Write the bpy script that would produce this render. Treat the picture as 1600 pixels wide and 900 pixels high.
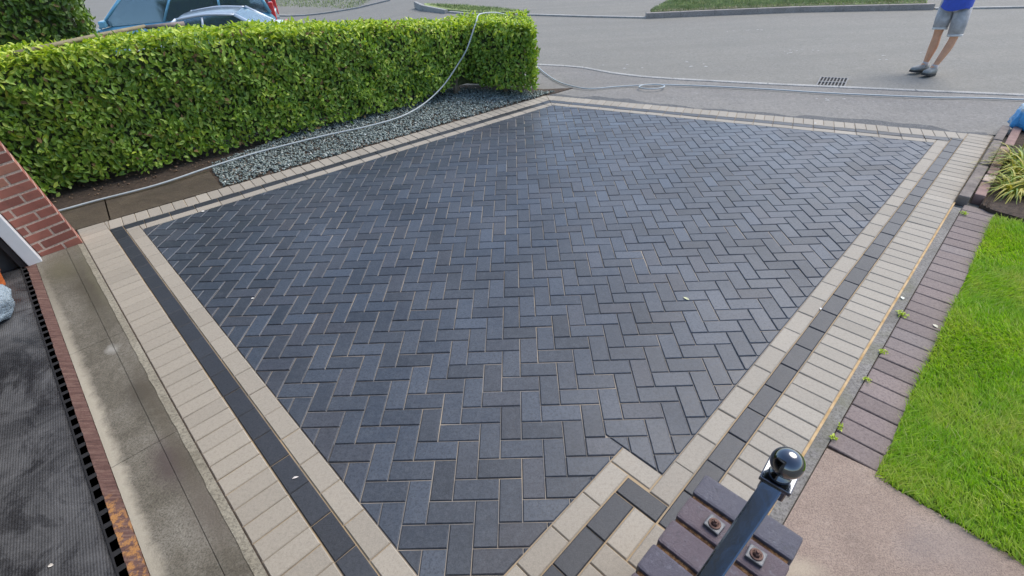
import bpy, bmesh, math, random
import numpy as np
from mathutils import Vector, Matrix, Quaternion
random.seed(7); rng = np.random.default_rng(7)
R = math.radians
S2 = math.sqrt(0.5)
for o in list(bpy.data.objects): bpy.data.objects.remove(o)
sc = bpy.context.scene
col = sc.collection

# ------------------------------------------------------------------ camera
cd = bpy.data.cameras.new('camera'); cam = bpy.data.objects.new('camera', cd); col.objects.link(cam)
cd.sensor_width = 36; cd.lens = 36 * 762.9 / 1600; cd.clip_start = 0.02; cd.clip_end = 600
M = Matrix(((0.99900022, 0.03507766, 0.02771513, 0.5450758),
            (0.00105337, 0.60130904, -0.79901585, -0.9204668),
            (-0.04469296, 0.7982462, 0.60067091, 1.9674091), (0, 0, 0, 1)))
cam.matrix_world = M
sc.camera = cam

# ------------------------------------------------------------------ light
SUN_EL, SUN_AZ = 54, 54           # azimuth measured clockwise from +y
w = bpy.data.worlds.new('World'); sc.world = w; w.use_nodes = True
nt = w.node_tree; nt.nodes.clear()
wo = nt.nodes.new('ShaderNodeOutputWorld'); bg = nt.nodes.new('ShaderNodeBackground')
sky = nt.nodes.new('ShaderNodeTexSky'); sky.sky_type = 'NISHITA'; sky.sun_disc = False
sky.sun_elevation = R(SUN_EL); sky.sun_rotation = R(SUN_AZ)
sky.dust_density = 1.2; sky.air_density = 1.0; sky.ozone_density = 1.0
bg.inputs[1].default_value = 0.15
nt.links.new(sky.outputs[0], bg.inputs[0]); nt.links.new(bg.outputs[0], wo.inputs[0])
sd = bpy.data.lights.new('sun', 'SUN'); sun = bpy.data.objects.new('sun', sd); col.objects.link(sun)
sd.energy = 1.75; sd.angle = R(42); sd.color = (1, 0.92, 0.80)
dv = Vector((math.sin(R(SUN_AZ)) * math.cos(R(SUN_EL)), math.cos(R(SUN_AZ)) * math.cos(R(SUN_EL)), math.sin(R(SUN_EL))))
sun.rotation_euler = dv.to_track_quat('Z', 'Y').to_euler(); sun.location = (0, 0, 20)
sc.view_settings.view_transform = 'Standard'; sc.view_settings.look = 'None'
sc.view_settings.gamma = 1; sc.view_settings.exposure = 0.82
sc.view_settings.use_curve_mapping = False
sc.render.engine = 'CYCLES'

# ------------------------------------------------------------------ helpers
UP = Vector((-0.03239, -0.09785, 0.99467)).normalized()
def W(u, v, z=0.0): return Vector(((u - v) * S2, (u + v) * S2, z))

def tag(o, label=None, cat=None, group=None, kind=None):
    if label: o['label'] = label
    if cat: o['category'] = cat
    if group: o['group'] = group
    if kind: o['kind'] = kind
    return o
def empty(name, loc=(0, 0, 0), rz=0.0, quat=None):
    o = bpy.data.objects.new(name, None); col.objects.link(o); o.location = loc
    o.empty_display_size = 0.1
    if quat is not None: o.rotation_mode = 'QUATERNION'; o.rotation_quaternion = quat
    else: o.rotation_euler = (0, 0, rz)
    return o
def link(name, me, mats, parent=None):
    o = bpy.data.objects.new(name, me); col.objects.link(o)
    for m in (mats if isinstance(mats, (list, tuple)) else [mats]): me.materials.append(m)
    if parent is not None: o.parent = parent
    return o
def obj(name, bm, mats, parent=None, smooth=False):
    me = bpy.data.meshes.new(name)
    bmesh.ops.recalc_face_normals(bm, faces=bm.faces)
    bm.to_mesh(me); bm.free()
    if smooth:
        for p in me.polygons: p.use_smooth = True
    return link(name, me, mats, parent)
def pymesh(name, V, F, mats, parent=None, midx=None, smooth=False):
    """V (n,3) float, F (m,k) int, every face with the same k"""
    me = bpy.data.meshes.new(name)
    V = np.asarray(V, np.float32); F = np.asarray(F, np.int32); k = F.shape[1]
    me.vertices.add(len(V)); me.vertices.foreach_set('co', V.ravel())
    me.loops.add(F.size); me.loops.foreach_set('vertex_index', F.ravel())
    me.polygons.add(len(F)); me.polygons.foreach_set('loop_start', np.arange(len(F), dtype=np.int32) * k)
    me.polygons.foreach_set('loop_total', np.full(len(F), k, np.int32))
    if midx is not None: me.polygons.foreach_set('material_index', np.asarray(midx, np.int32))
    if smooth: me.polygons.foreach_set('use_smooth', np.ones(len(F), bool))
    me.update(calc_edges=True)
    return link(name, me, mats, parent)
def box(bm, c, s, rot=None, bevel=0.0):
    """box centred at c with size s, rot = Matrix 3x3 or angle about z"""
    if rot is None: rot = Matrix.Identity(3)
    elif not isinstance(rot, Matrix): rot = Matrix.Rotation(rot, 3, 'Z')
    T = Matrix.Translation(Vector(c)) @ rot.to_4x4() @ Matrix.Diagonal((s[0], s[1], s[2], 1))
    r = bmesh.ops.create_cube(bm, size=1.0, matrix=T)
    if bevel > 0:
        es = list({e for v in r['verts'] for e in v.link_edges})
        bmesh.ops.bevel(bm, geom=es, offset=bevel, segments=2, affect='EDGES', profile=0.6)
    return r
def tube(bm, pts, r, n=10, cap=True):
    pts = [Vector(p) for p in pts]; rs = r if isinstance(r, (list, tuple)) else [r] * len(pts)
    rings = []; prev = None
    for i, p in enumerate(pts):
        t = (pts[min(i + 1, len(pts) - 1)] - pts[max(i - 1, 0)]).normalized()
        if prev is None:
            a = t.orthogonal().normalized()
        else:
            a = (prev - t * prev.dot(t)).normalized()
        prev = a; b = t.cross(a)
        rings.append([bm.verts.new(p + (a * math.cos(2 * math.pi * k / n) + b * math.sin(2 * math.pi * k / n)) * rs[i]) for k in range(n)])
    for i in range(len(rings) - 1):
        for k in range(n):
            bm.faces.new((rings[i][k], rings[i][(k + 1) % n], rings[i + 1][(k + 1) % n], rings[i + 1][k]))
    if cap:
        bm.faces.new(rings[0][::-1]); bm.faces.new(rings[-1])
def smooth_path(pts, n=8):
    P = [Vector(p) for p in pts]; P = [2 * P[0] - P[1]] + P + [2 * P[-1] - P[-2]]; out = []
    for i in range(1, len(P) - 2):
        for k in range(n):
            t = k / n
            out.append(0.5 * ((2 * P[i]) + (-P[i - 1] + P[i + 1]) * t + (2 * P[i - 1] - 5 * P[i] + 4 * P[i + 1] - P[i + 2]) * t * t
                              + (-P[i - 1] + 3 * P[i] - 3 * P[i + 1] + P[i + 2]) * t ** 3))
    out.append(P[-2]); return out
def lathe(bm, prof, n=24, loc=(0, 0, 0), rot=None):
    rot = rot or Matrix.Identity(3); loc = Vector(loc); rings = []
    for r, z in prof:
        rings.append([bm.verts.new(loc + rot @ Vector((r * math.cos(2 * math.pi * k / n), r * math.sin(2 * math.pi * k / n), z))) for k in range(n)])
    for i in range(len(rings) - 1):
        for k in range(n):
            bm.faces.new((rings[i][k], rings[i][(k + 1) % n], rings[i + 1][(k + 1) % n], rings[i + 1][k]))
    bm.faces.new(rings[0][::-1]); bm.faces.new(rings[-1])
def prism(bm, poly, z0, z1, zf=None):
    """vertical prism; zf(x,y) adds to both"""
    n = len(poly); zf = zf or (lambda x, y: 0)
    b = [bm.verts.new((p[0], p[1], z0 + zf(p[0], p[1]))) for p in poly]; t = [bm.verts.new((p[0], p[1], z1 + zf(p[0], p[1]))) for p in poly]
    bm.faces.new(b[::-1]); bm.faces.new(t)
    for i in range(n): bm.faces.new((b[i], b[(i + 1) % n], t[(i + 1) % n], t[i]))

# ------------------------------------------------------------------ materials
class N:
    def __init__(s, name, rough=0.6, spec=0.5):
        s.m = bpy.data.materials.new(name); s.m.use_nodes = True; s.t = s.m.node_tree
        s.b = s.t.nodes['Principled BSDF']; s.b.inputs['Roughness'].default_value = rough
        s.b.inputs['Specular IOR Level'].default_value = spec
        tc = s.t.nodes.new('ShaderNodeTexCoord'); s.co = tc.outputs['Object']
    def n(s, ty, **kw):
        nd = s.t.nodes.new(ty)
        for k, v in kw.items(): setattr(nd, k, v)
        return nd
    def l(s, a, b): s.t.links.new(a, b)
    def noise(s, scale, detail=4, rough=0.6, co=None, out='Fac', dist=0.0):
        nd = s.n('ShaderNodeTexNoise'); nd.inputs['Scale'].default_value = scale; nd.inputs['Detail'].default_value = detail
        nd.inputs['Roughness'].default_value = rough; nd.inputs['Distortion'].default_value = dist
        s.l(co or s.co, nd.inputs['Vector']); return nd.outputs[out]
    def ramp(s, fac, stops, interp='LINEAR'):
        nd = s.n('ShaderNodeValToRGB'); cr = nd.color_ramp; cr.interpolation = interp
        while len(cr.elements) < len(stops): cr.elements.new(0.5)
        for e, (p, c) in zip(cr.elements, stops):
            e.position = p; e.color = (*c, 1) if hasattr(c, '__len__') else (c, c, c, 1)
        s.l(fac, nd.inputs[0]); return nd.outputs[0]
    def mix(s, fac, a, b, mode='MIX'):
        nd = s.n('ShaderNodeMix', data_type='RGBA', blend_type=mode)
        for sock, v in ((nd.inputs[0], fac), (nd.inputs[6], a), (nd.inputs[7], b)):
            if hasattr(v, 'is_output') or hasattr(v, 'links'): s.l(v, sock)
            else: sock.default_value = v if not hasattr(v, '__len__') else (*v, 1)
        return nd.outputs[2]
    def math(s, op, a, b=0.0, c=None):
        nd = s.n('ShaderNodeMath', operation=op)
        for sock, v in zip(nd.inputs, (a, b, c)):
            if v is None: continue
            if hasattr(v, 'links'): s.l(v, sock)
            else: sock.default_value = v
        return nd.outputs[0]
    def island(s):
        g = s.n('ShaderNodeNewGeometry'); return g.outputs['Random Per Island']
    def color(s, c):
        if hasattr(c, 'links'): s.l(c, s.b.inputs['Base Color'])
        else: s.b.inputs['Base Color'].default_value = (*c, 1)
    def roughness(s, c):
        if hasattr(c, 'links'): s.l(c, s.b.inputs['Roughness'])
        else: s.b.inputs['Roughness'].default_value = c
    def bump(s, h, dist=0.002, strength=1.0):
        nd = s.n('ShaderNodeBump'); nd.inputs['Distance'].default_value = dist; nd.inputs['Strength'].default_value = strength
        s.l(h, nd.inputs['Height']); s.l(nd.outputs[0], s.b.inputs['Normal'])

def plain(name, c, rough=0.5, metal=0.0, spec=0.5, var=0.15, sc_=20, bump=0.0, coat=0.0):
    k = N(name, rough, spec); f = k.noise(sc_, 5)
    k.color(k.ramp(f, [(0.3, tuple(x * (1 - var) for x in c)), (0.7, tuple(min(1, x * (1 + var)) for x in c))]))
    k.b.inputs['Metallic'].default_value = metal
    if coat: k.b.inputs['Coat Weight'].default_value = coat; k.b.inputs['Coat Roughness'].default_value = 0.05
    if bump: k.bump(k.noise(sc_ * 6, 4), bump)
    return k.m

def block_mat(name, base, var, rough, dusty, dust_amt, tint=None, sp=1.0, rvar=0.05):
    k = N(name, rough, 0.5); isl = k.island()
    a = k.ramp(isl, [(0.0, tuple(x * (1 - var) for x in base)), (0.45, base), (0.8, tuple(x * (1 + var * .6) for x in base)), (1.0, tuple(x * (1 + var * 1.7) for x in base))])
    if tint:
        wn = k.n('ShaderNodeTexWhiteNoise', noise_dimensions='1D'); k.l(isl, wn.inputs['W'])
        a = k.mix(k.ramp(wn.outputs['Value'], [(0.72, 0.0), (1.0, 0.55)]), a, tint)
    fine = k.noise(190, 5, 0.8); mid = k.noise(26, 6, 0.75); big = k.noise(1.1, 3, 0.6)
    a = k.mix(k.ramp(fine, [(0.42, 0.0), (0.72, 0.5 * sp)]), a, tuple(min(1, x * 1.9 + .03) for x in base))
    a = k.mix(k.ramp(fine, [(0.3, 0.45 * sp), (0.42, 0.0)]), a, tuple(x * 0.45 for x in base))
    a = k.mix(k.math('MULTIPLY', k.ramp(mid, [(0.45, 0.0), (0.8, 1.0)]), dust_amt), a, dusty)
    a = k.mix(k.math('MULTIPLY', k.ramp(big, [(0.42, 0.0), (0.7, 1.0)]), dust_amt * .8), a, dusty)
    k.color(a)
    a = k.mix(k.ramp(k.noise(75, 4, .75), [(0.36, 0.55 * sp), (0.52, 0.0)]), a, tuple(x * 0.6 for x in base)); k.color(a)
    wr = k.n('ShaderNodeTexWhiteNoise', noise_dimensions='1D'); k.l(k.math('ADD', isl, 7.3), wr.inputs['W'])
    ro = k.math('ADD', k.math('MULTIPLY', mid, 0.26), rough - 0.13)
    ro = k.math('ADD', ro, k.math('MULTIPLY', k.math('SUBTRACT', wr.outputs['Value'], 0.5), rvar))
    k.roughness(k.math('ADD', ro, k.math('MULTIPLY', k.math('SUBTRACT', k.noise(0.8, 4, 0.7), 0.5), rvar * 1.6)))
    k.bump(k.math('ADD', k.math('MULTIPLY', fine, 0.6), k.math('MULTIPLY', mid, 0.8)), 0.0016)
    return k.m
m_char = block_mat('charcoal_block', (0.029, 0.037, 0.050), 0.46, 0.45, (0.15, 0.168, 0.195), 0.30, (0.050, 0.044, 0.047), 1.2, 0.14)
m_charb = block_mat('charcoal_border_block', (0.023, 0.027, 0.034), 0.25, 0.50, (0.15, 0.15, 0.16), 0.10)
m_beige = block_mat('natural_block', (0.300, 0.270, 0.222), 0.11, 0.8, (0.40, 0.355, 0.29), 0.35, None, 0.55)
k = N('joint_sand', 0.95, 0.1)
k.color(k.mix(k.ramp(k.noise(3.5, 3), [(0.35, 0.0), (0.65, 1.0)]), k.ramp(k.noise(600, 2), [(0.3, (0.20, 0.165, 0.12)), (0.7, (0.42, 0.35, 0.26))]), (0.46, 0.34, 0.20)))
m_sand = k.m
k = N('joint_sand_grey', 0.95, 0.1)
k.color(k.mix(k.ramp(k.noise(2.3, 3), [(0.42, 0.0), (0.62, 1.0)]), k.ramp(k.noise(500, 2), [(0.3, (0.17, 0.16, 0.15)), (0.7, (0.33, 0.31, 0.285))]), (0.44, 0.37, 0.28)))
m_sandg = k.m

def asphalt(name, lo, hi, mott):
    k = N(name, 0.85, 0.35)
    f = k.noise(180, 4, 0.75); v = k.n('ShaderNodeTexVoronoi'); v.inputs['Scale'].default_value = 95; k.l(k.co, v.inputs['Vector'])
    a = k.ramp(f, [(0.3, lo), (0.7, hi)])
    a = k.mix(k.ramp(v.outputs['Color'], [(0.55, 0.0), (0.95, 0.55)]), a, (0.40, 0.40, 0.385))
    a = k.mix(k.math('MULTIPLY', k.ramp(k.noise(0.9, 5, 0.65, dist=0.6), [(0.35, 0.0), (0.7, 1.0)]), 0.55), a, mott)
    sp = k.noise(7, 6, 0.8)
    v3 = k.n('ShaderNodeTexVoronoi'); v3.inputs['Scale'].default_value = 38; k.l(k.co, v3.inputs['Vector'])
    a = k.mix(k.ramp(v3.outputs['Color'], [(0.6, 0.0), (0.9, 0.35)]), a, tuple(x * 0.55 for x in lo))
    a = k.mix(k.ramp(k.noise(2.7, 6, .8, dist=1.5), [(0.30, 0.45), (0.42, 0.0)]), a, tuple(x * 0.7 for x in lo))
    a = k.mix(k.ramp(sp, [(0.60, 0.0), (0.72, 0.7)]), a, (0.36, 0.35, 0.325))
    mp = k.n('ShaderNodeMapping'); mp.inputs['Rotation'].default_value = (0, 0, R(24)); mp.inputs['Scale'].default_value = (0.15, 1.3, 1); k.l(k.co, mp.inputs['Vector'])
    a = k.mix(k.math('MULTIPLY', k.ramp(k.noise(1.6, 4, 0.6, co=mp.outputs[0]), [(0.4, 0.0), (0.65, 1.0)]), 0.35), a, lo)
    a = k.mix(k.math('MULTIPLY', k.ramp(k.noise(24, 4, .75), [(0.40, 0.7), (0.62, 0.0)]), 0.6), a, lo)
    k.color(a); k.bump(f, 0.004, 0.8); return k.m
m_road = asphalt('road_tarmac', (0.165, 0.160, 0.140), (0.245, 0.236, 0.208), (0.265, 0.250, 0.215))
m_pave = asphalt('pavement_tarmac', (0.15, 0.143, 0.132), (0.27, 0.258, 0.236), (0.32, 0.30, 0.265))
m_patch = asphalt('old_tarmac_edge', (0.075, 0.078, 0.08), (0.14, 0.145, 0.145), (0.12, 0.12, 0.12))

def concrete(name, c, dark, light, stains=(), rough=0.8, moss=None, grain=75):
    k = N(name, rough, 0.4)
    a = k.ramp(k.noise(2.6, 6, 0.7, dist=0.5), [(0.3, dark), (0.5, c), (0.72, light)])
    fine = k.noise(grain, 6, 0.85)
    a = k.mix(k.ramp(fine, [(0.38, 0.8), (0.56, 0.0)]), a, tuple(x * .42 for x in dark))
    a = k.mix(k.ramp(k.noise(34, 4, .7), [(0.55, 0.0), (0.75, 0.5)]), a, light)
    if moss: a = k.mix(k.ramp(k.noise(1.7, 5, 0.7), [(0.5, 0.0), (0.66, 0.55)]), a, moss)
    for (x, y, ang, lx, ly, cc, am) in stains:
        mp = k.n('ShaderNodeMapping', vector_type='TEXTURE'); mp.inputs['Location'].default_value = (x, y, 0); mp.inputs['Rotation'].default_value = (0, 0, ang); mp.inputs['Scale'].default_value = (lx, ly, 1e6)
        nz_ = k.n('ShaderNodeVectorMath', operation='SUBTRACT'); k.l(k.noise(11, 6, .8, out='Color'), nz_.inputs[0]); nz_.inputs[1].default_value = (.5, .5, .5)
        n2_ = k.n('ShaderNodeVectorMath', operation='SCALE'); k.l(nz_.outputs[0], n2_.inputs[0]); n2_.inputs['Scale'].default_value = 0.09
        n3_ = k.n('ShaderNodeVectorMath', operation='ADD'); k.l(k.co, n3_.inputs[0]); k.l(n2_.outputs[0], n3_.inputs[1]); k.l(n3_.outputs[0], mp.inputs['Vector'])
        g = k.n('ShaderNodeVectorMath', operation='LENGTH'); k.l(mp.outputs[0], g.inputs[0])
        fac = k.ramp(g.outputs['Value'], [(0.25, am), (1.0, 0.0)])
        a = k.mix(fac, a, cc)
    k.color(a); k.bump(k.math('ADD', fine, k.noise(20, 4)), 0.003); return k.m

# leaf materials
m_dead = plain('dead_leaf', (0.24, 0.15, 0.06), 0.8, var=0.4)
def leafmat(name, stops, rough=0.42, trans=0.25):
    k = N(name, rough, 0.5); isl = k.island()
    c = k.ramp(isl, stops); c = k.mix(k.ramp(k.noise(1.2, 3), [(0.35, 0.0), (0.7, 0.5)]), c, stops[0][1])
    k.color(c)
    tr = k.n('ShaderNodeBsdfTranslucent'); k.l(k.mix(1.0, c, (0.9, 1.0, 0.35), 'MULTIPLY'), tr.inputs['Color'])
    mx = k.n('ShaderNodeMixShader'); mx.inputs[0].default_value = trans
    out = k.t.nodes['Material Output']; k.l(k.b.outputs[0], mx.inputs[1]); k.l(tr.outputs[0], mx.inputs[2]); k.l(mx.outputs[0], out.inputs['Surface'])
    return k.m
m_leaf = leafmat('hedge_leaf', [(0.0, (0.11, 0.22, 0.03)), (0.4, (0.24, 0.40, 0.04)), (0.75, (0.38, 0.55, 0.065)), (0.97, (0.48, 0.60, 0.13)), (1.0, (0.42, 0.36, 0.04))])
m_leafn = leafmat('hedge_new_leaf', [(0.0, (0.42, 0.55, 0.05)), (0.5, (0.58, 0.70, 0.08)), (1.0, (0.70, 0.76, 0.16))], trans=0.35)
m_leafd = leafmat('tall_hedge_leaf', [(0.0, (0.06, 0.12, 0.02)), (0.6, (0.13, 0.23, 0.035)), (1.0, (0.22, 0.31, 0.06))])
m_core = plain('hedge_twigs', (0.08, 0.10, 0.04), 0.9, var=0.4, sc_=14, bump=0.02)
m_bark = plain('bark', (0.20, 0.17, 0.13), 0.9, var=0.35, sc_=40, bump=0.004)
m_soil = plain('soil', (0.075, 0.052, 0.036), 0.95, var=0.45, sc_=30, bump=0.012)
def lawn_tint(m):
    nt_ = m.node_tree; b = nt_.nodes['Principled BSDF']; src = b.inputs['Base Color'].links[0].from_socket
    mx = nt_.nodes.new('ShaderNodeMix'); mx.data_type = 'RGBA'; nz = nt_.nodes.new('ShaderNodeTexNoise'); nz.inputs['Scale'].default_value = 3.2; nz.inputs['Detail'].default_value = 4
    nz.inputs['Roughness'].default_value = 0.7; tc = nt_.nodes.new('ShaderNodeTexCoord'); rp = nt_.nodes.new('ShaderNodeValToRGB'); rp.color_ramp.elements[0].position = 0.42; rp.color_ramp.elements[1].position = 0.68
    nt_.links.new(tc.outputs['Object'], nz.inputs['Vector']); nt_.links.new(nz.outputs[0], rp.inputs[0]); nt_.links.new(rp.outputs[0], mx.inputs[0])
    nt_.links.new(src, mx.inputs[6]); mx.inputs[7].default_value = (0.66, 0.64, 0.13, 1); nt_.links.new(mx.outputs[2], b.inputs['Base Color']); return m
m_grass = leafmat('grass_blade', [(0.0, (0.22, 0.40, 0.02)), (0.5, (0.36, 0.60, 0.035)), (0.88, (0.50, 0.68, 0.07)), (1.0, (0.62, 0.56, 0.27))], 0.5, 0.45)
lawn_tint(m_grass)
m_turf = plain('turf_soil', (0.14, 0.22, 0.03), 0.95, var=0.4, sc_=20)
m_verge = plain('verge_grass', (0.27, 0.33, 0.13), 0.95, var=0.4, sc_=5, bump=0.03)
m_white = plain('white_upvc', (0.78, 0.80, 0.82), 0.35, var=0.03)
m_hose = plain('grey_hose', (0.42, 0.46, 0.47), 0.4, var=0.06)
m_black = plain('black_gloss_paint', (0.045, 0.055, 0.070), 0.08, metal=1.0, var=0.10, coat=1.0, sc_=25, bump=0.0004)
m_black.node_tree.nodes['Principled BSDF'].inputs['Coat IOR'].default_value = 1.9

# ------------------------------------------------------------------ ground, road, pavement
def sstep(t): t = max(0.0, min(1.0, t)); return t * t * (3 - 2 * t)
def g(x, y):
    off = -0.6243 * x + 0.7813 * y
    return -0.92 * sstep((-x - 0.8) / 9.0) * sstep((off - 6.0) / 5.0)
def axis(fine0, fine1, st, far):
    a = list(np.arange(fine0, fine1 + 1e-6, st)); return np.array([-far, -far / 2, -far / 4] + a + [far / 4, far / 2, far])
gx = axis(-24, 24, 0.5, 200); gy = axis(-6, 30, 0.5, 200)
V = [(x, y, g(x, y) - 0.030) for y in gy for x in gx]; nx = len(gx)
F = [(j * nx + i, j * nx + i + 1, (j + 1) * nx + i + 1, (j + 1) * nx + i) for j in range(len(gy) - 1) for i in range(nx - 1)]
tag(pymesh('road', V, F, m_road, smooth=True), 'pale grey worn tarmac street beyond the driveway', 'road', kind='structure')

# near kerb line (dropped, flush) and the tarmac pavement between it and the blocks
NK = [(-1.2, 9.3), (0.25, 8.25), (0.935, 7.954), (1.30, 7.80), (1.60, 7.62), (2.0, 7.19), (2.4, 6.90), (2.812, 6.69), (4.006, 6.20), (5.642, 5.60), (6.70, 5.22), (9.0, 4.35), (14, 2.3)]
bm = bmesh.new()
prism(bm, NK + [(14, -3), (5.6, 4.0), (5.0, 4.15), (1.0, 5.97), (0.5, 5.6), (-4.6, 8.2), (-5, 9.8)], -0.10, -0.014, None)
bmesh.ops.triangulate(bm, faces=[f for f in bm.faces if len(f.verts) > 4])
tag(obj('pavement', bm, m_pave), 'patchy grey tarmac pavement crossing between kerb and driveway', 'pavement', kind='structure')
def kerbline(name, pts, wd, z0, z1, m, side=1, seg=0.9, gap=0.006, zf=None):
    """kerb stones laid along a polyline, each stone its own island of one strip"""
    bm = bmesh.new(); P = [Vector((a, b, 0)) for a, b in pts]
    for a, b in zip(P[:-1], P[1:]):
        L = (b - a).length; n = max(1, round(L / seg)); t = (b - a).normalized(); nrm = Vector((-t.y, t.x, 0)) * side * wd
        for i in range(n):
            p = a + t * (L * i / n + gap / 2); q = a + t * (L * (i + 1) / n - gap / 2)
            prism(bm, [p, q, q + nrm, p + nrm], z0, z1, zf)
    bmesh.ops.recalc_face_normals(bm, faces=bm.faces)
    bmesh.ops.bevel(bm, geom=[e for e in bm.edges if all(v.co.z > z0 + 0.03 for v in e.verts)], offset=0.006, segments=1, affect='EDGES')
    return obj(name, bm, m)
m_kerb = concrete('kerb_concrete', (0.40, 0.395, 0.37), (0.27, 0.265, 0.25), (0.50, 0.49, 0.46))
m_kerbd = concrete('kerb_old', (0.34, 0.31, 0.285), (0.26, 0.235, 0.215), (0.42, 0.385, 0.36))
tag(kerbline('kerb', NK, 0.085, -0.12, -0.004, m_kerb), 'pale flush dropped kerb stones on the near side of the street', 'kerb', kind='structure')
FK = [(-1.37, 14.78), (-0.75, 14.2), (0.44, 13.68), (1.1, 13.40), (2.4, 12.72), (3.62, 12.16)]
tag(kerbline('kerb', FK, 0.12, -0.12, 0.004, m_kerb), 'flush dropped kerb stones across the far driveway entrance', 'kerb', kind='structure')
tag(kerbline('kerb', [(3.62, 12.16), (5.2, 12.10), (7.12, 11.97), (9.8, 11.45)], 0.13, -0.12, 0.085, m_kerbd), 'raised grey brown kerb stones along the grass verge', 'kerb', kind='structure')
tag(kerbline('kerb', [(9.82, 11.44), (11.5, 11.08), (14, 10.4), (20, 8.3)], 0.12, -0.12, 0.004, m_kerb), 'flush kerb stones at the end of the far verge', 'kerb', kind='structure')
tag(kerbline('kerb', [(-2.6, 17.0), (-2.2, 16.0), (-1.37, 14.78)], 0.10, -0.12, 0.05, m_kerb, side=-1), 'low kerb stones round the tip of the small verge', 'kerb', kind='structure')
tag(kerbline('kerb', [(-16, 26.5), (-8.5, 22.8), (-5.7, 21.3), (-4.4, 21.4)], 0.14, -0.12, 0.02, m_kerb, zf=g), 'distant kerb stones at the far corner of the junction', 'kerb', kind='structure')
bm = bmesh.new()
prism(bm, [(3.75, 12.30), (5.2, 12.24), (7.12, 12.11), (9.7, 11.60), (10.4, 12.6), (8, 15.4), (5.0, 15.2), (4.4, 13.5)], -0.05, 0.10)
tag(obj('verge', bm, m_verge), 'ground of the grass verge behind the raised far kerb', 'verge', kind='structure')
bm = bmesh.new()
prism(bm, [(-1.35, 14.9), (-0.70, 14.34), (0.44, 13.82), (0.9, 13.75), (0.2, 14.6), (-1.0, 15.7), (-2.3, 16.6), (-2.2, 16.0)], -0.05, 0.035)
tag(obj('verge', bm, m_verge), 'ground of the small tapering verge on the far side', 'verge', kind='structure')
m_path = concrete('far_path', (0.33, 0.33, 0.33), (0.27, 0.27, 0.27), (0.40, 0.40, 0.39))

m_straw = plain('dry_straw', (0.50, 0.44, 0.27), 0.9)
def grass_blades(name, sampler, n, h0, h1, wd, mats, label, zoff=0.0, lean=0.6, midf=None):
    P = sampler(n); n = len(P)
    a = rng.uniform(0, 2 * np.pi, n); h = rng.uniform(h0, h1, n); ln = rng.uniform(0.15, lean, n) * h
    b = rng.uniform(0, 2 * np.pi, n)
    clump = 0.6 * np.sin(P[:, 0] * 5.1 + 1.3 * np.sin(P[:, 1] * 4)) + 0.6 * np.cos(P[:, 1] * 6.3)
    b = b * 0.45 + clump * 2
    dx, dy = np.cos(b) * ln, np.sin(b) * ln; wx, wy = np.cos(a) * wd / 2, np.sin(a) * wd / 2
    z = P[:, 2] + zoff
    v0 = np.c_[P[:, 0] - wx, P[:, 1] - wy, z]; v1 = np.c_[P[:, 0] + wx, P[:, 1] + wy, z]
    v2 = np.c_[P[:, 0] + wx * .8 + dx * .4, P[:, 1] + wy * .8 + dy * .4, z + h * .6]; v3 = np.c_[P[:, 0] - wx * .8 + dx * .4, P[:, 1] - wy * .8 + dy * .4, z + h * .6]
    v4 = np.c_[P[:, 0] + wx * .15 + dx, P[:, 1] + wy * .15 + dy, z + h]; v5 = np.c_[P[:, 0] - wx * .15 + dx, P[:, 1] - wy * .15 + dy, z + h]
    Vv = np.stack([v0, v1, v2, v3, v4, v5], 1).reshape(-1, 3); base = np.arange(n) * 6
    Ff = np.concatenate([np.c_[base, base + 1, base + 2, base + 3], np.c_[base + 3, base + 2, base + 4, base + 5]])
    mi = None
    if len(mats) > 1:
        mm = (rng.random(n) < 0.08).astype(int); mi = np.concatenate([mm, mm])
    o = pymesh(name, Vv, Ff, mats, midx=mi); tag(o, label, 'grass', kind='stuff'); return o
def in_poly(P, poly):
    x, y = P[:, 0], P[:, 1]; inside = np.zeros(len(P), bool); n = len(poly)
    for i in range(n):
        x1, y1 = poly[i]; x2, y2 = poly[(i + 1) % n]
        if y1 == y2: continue
        c = ((y1 > y) != (y2 > y)) & (x < (x2 - x1) * (y - y1) / (y2 - y1) + x1); inside ^= c
    return inside
def poly_sampler(poly, z=0.0):
    A = np.array([(p[0], p[1]) for p in poly]); lo, hi = A.min(0), A.max(0)
    def f(n):
        P = rng.uniform(lo, hi, (n, 2)); P = P[in_poly(P, A.tolist())]; return np.c_[P, np.full(len(P), z)]
    return f
grass_blades('verge_grass', poly_sampler([(3.7, 12.28), (7.12, 12.12), (9.7, 11.62), (10.2, 12.6), (8, 15.2), (5.2, 15.0)], 0.095), 42000, 0.03, 0.08, 0.012, [m_verge, m_straw], 'dry green grass on the verge behind the raised kerb across the street')
grass_blades('verge_grass', poly_sampler([(3.9, 12.24), (7.12, 12.09), (9.7, 11.58), (9.72, 11.70), (7.12, 12.22), (3.9, 12.36)], 0.097), 5000, 0.02, 0.05, 0.014, [m_straw], 'bleached dry grass fringe along the raised kerb')
grass_blades('verge_grass', poly_sampler([(-1.3, 14.95), (-0.70, 14.38), (0.44, 13.87), (0.8, 13.8), (0.2, 14.5), (-1.0, 15.6), (-2.2, 16.3)], 0.03), 9000, 0.03, 0.07, 0.012, [m_verge], 'small tapering tongue of thin grass across the street')
grass_blades('verge_grass', poly_sampler([(-16, 26.9), (-8.5, 23.1), (-5.7, 21.6), (-5, 24), (-12, 30)], -0.62), 12000, 0.04, 0.09, 0.02, [m_verge], 'strip of far grass at the junction corner')

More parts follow.
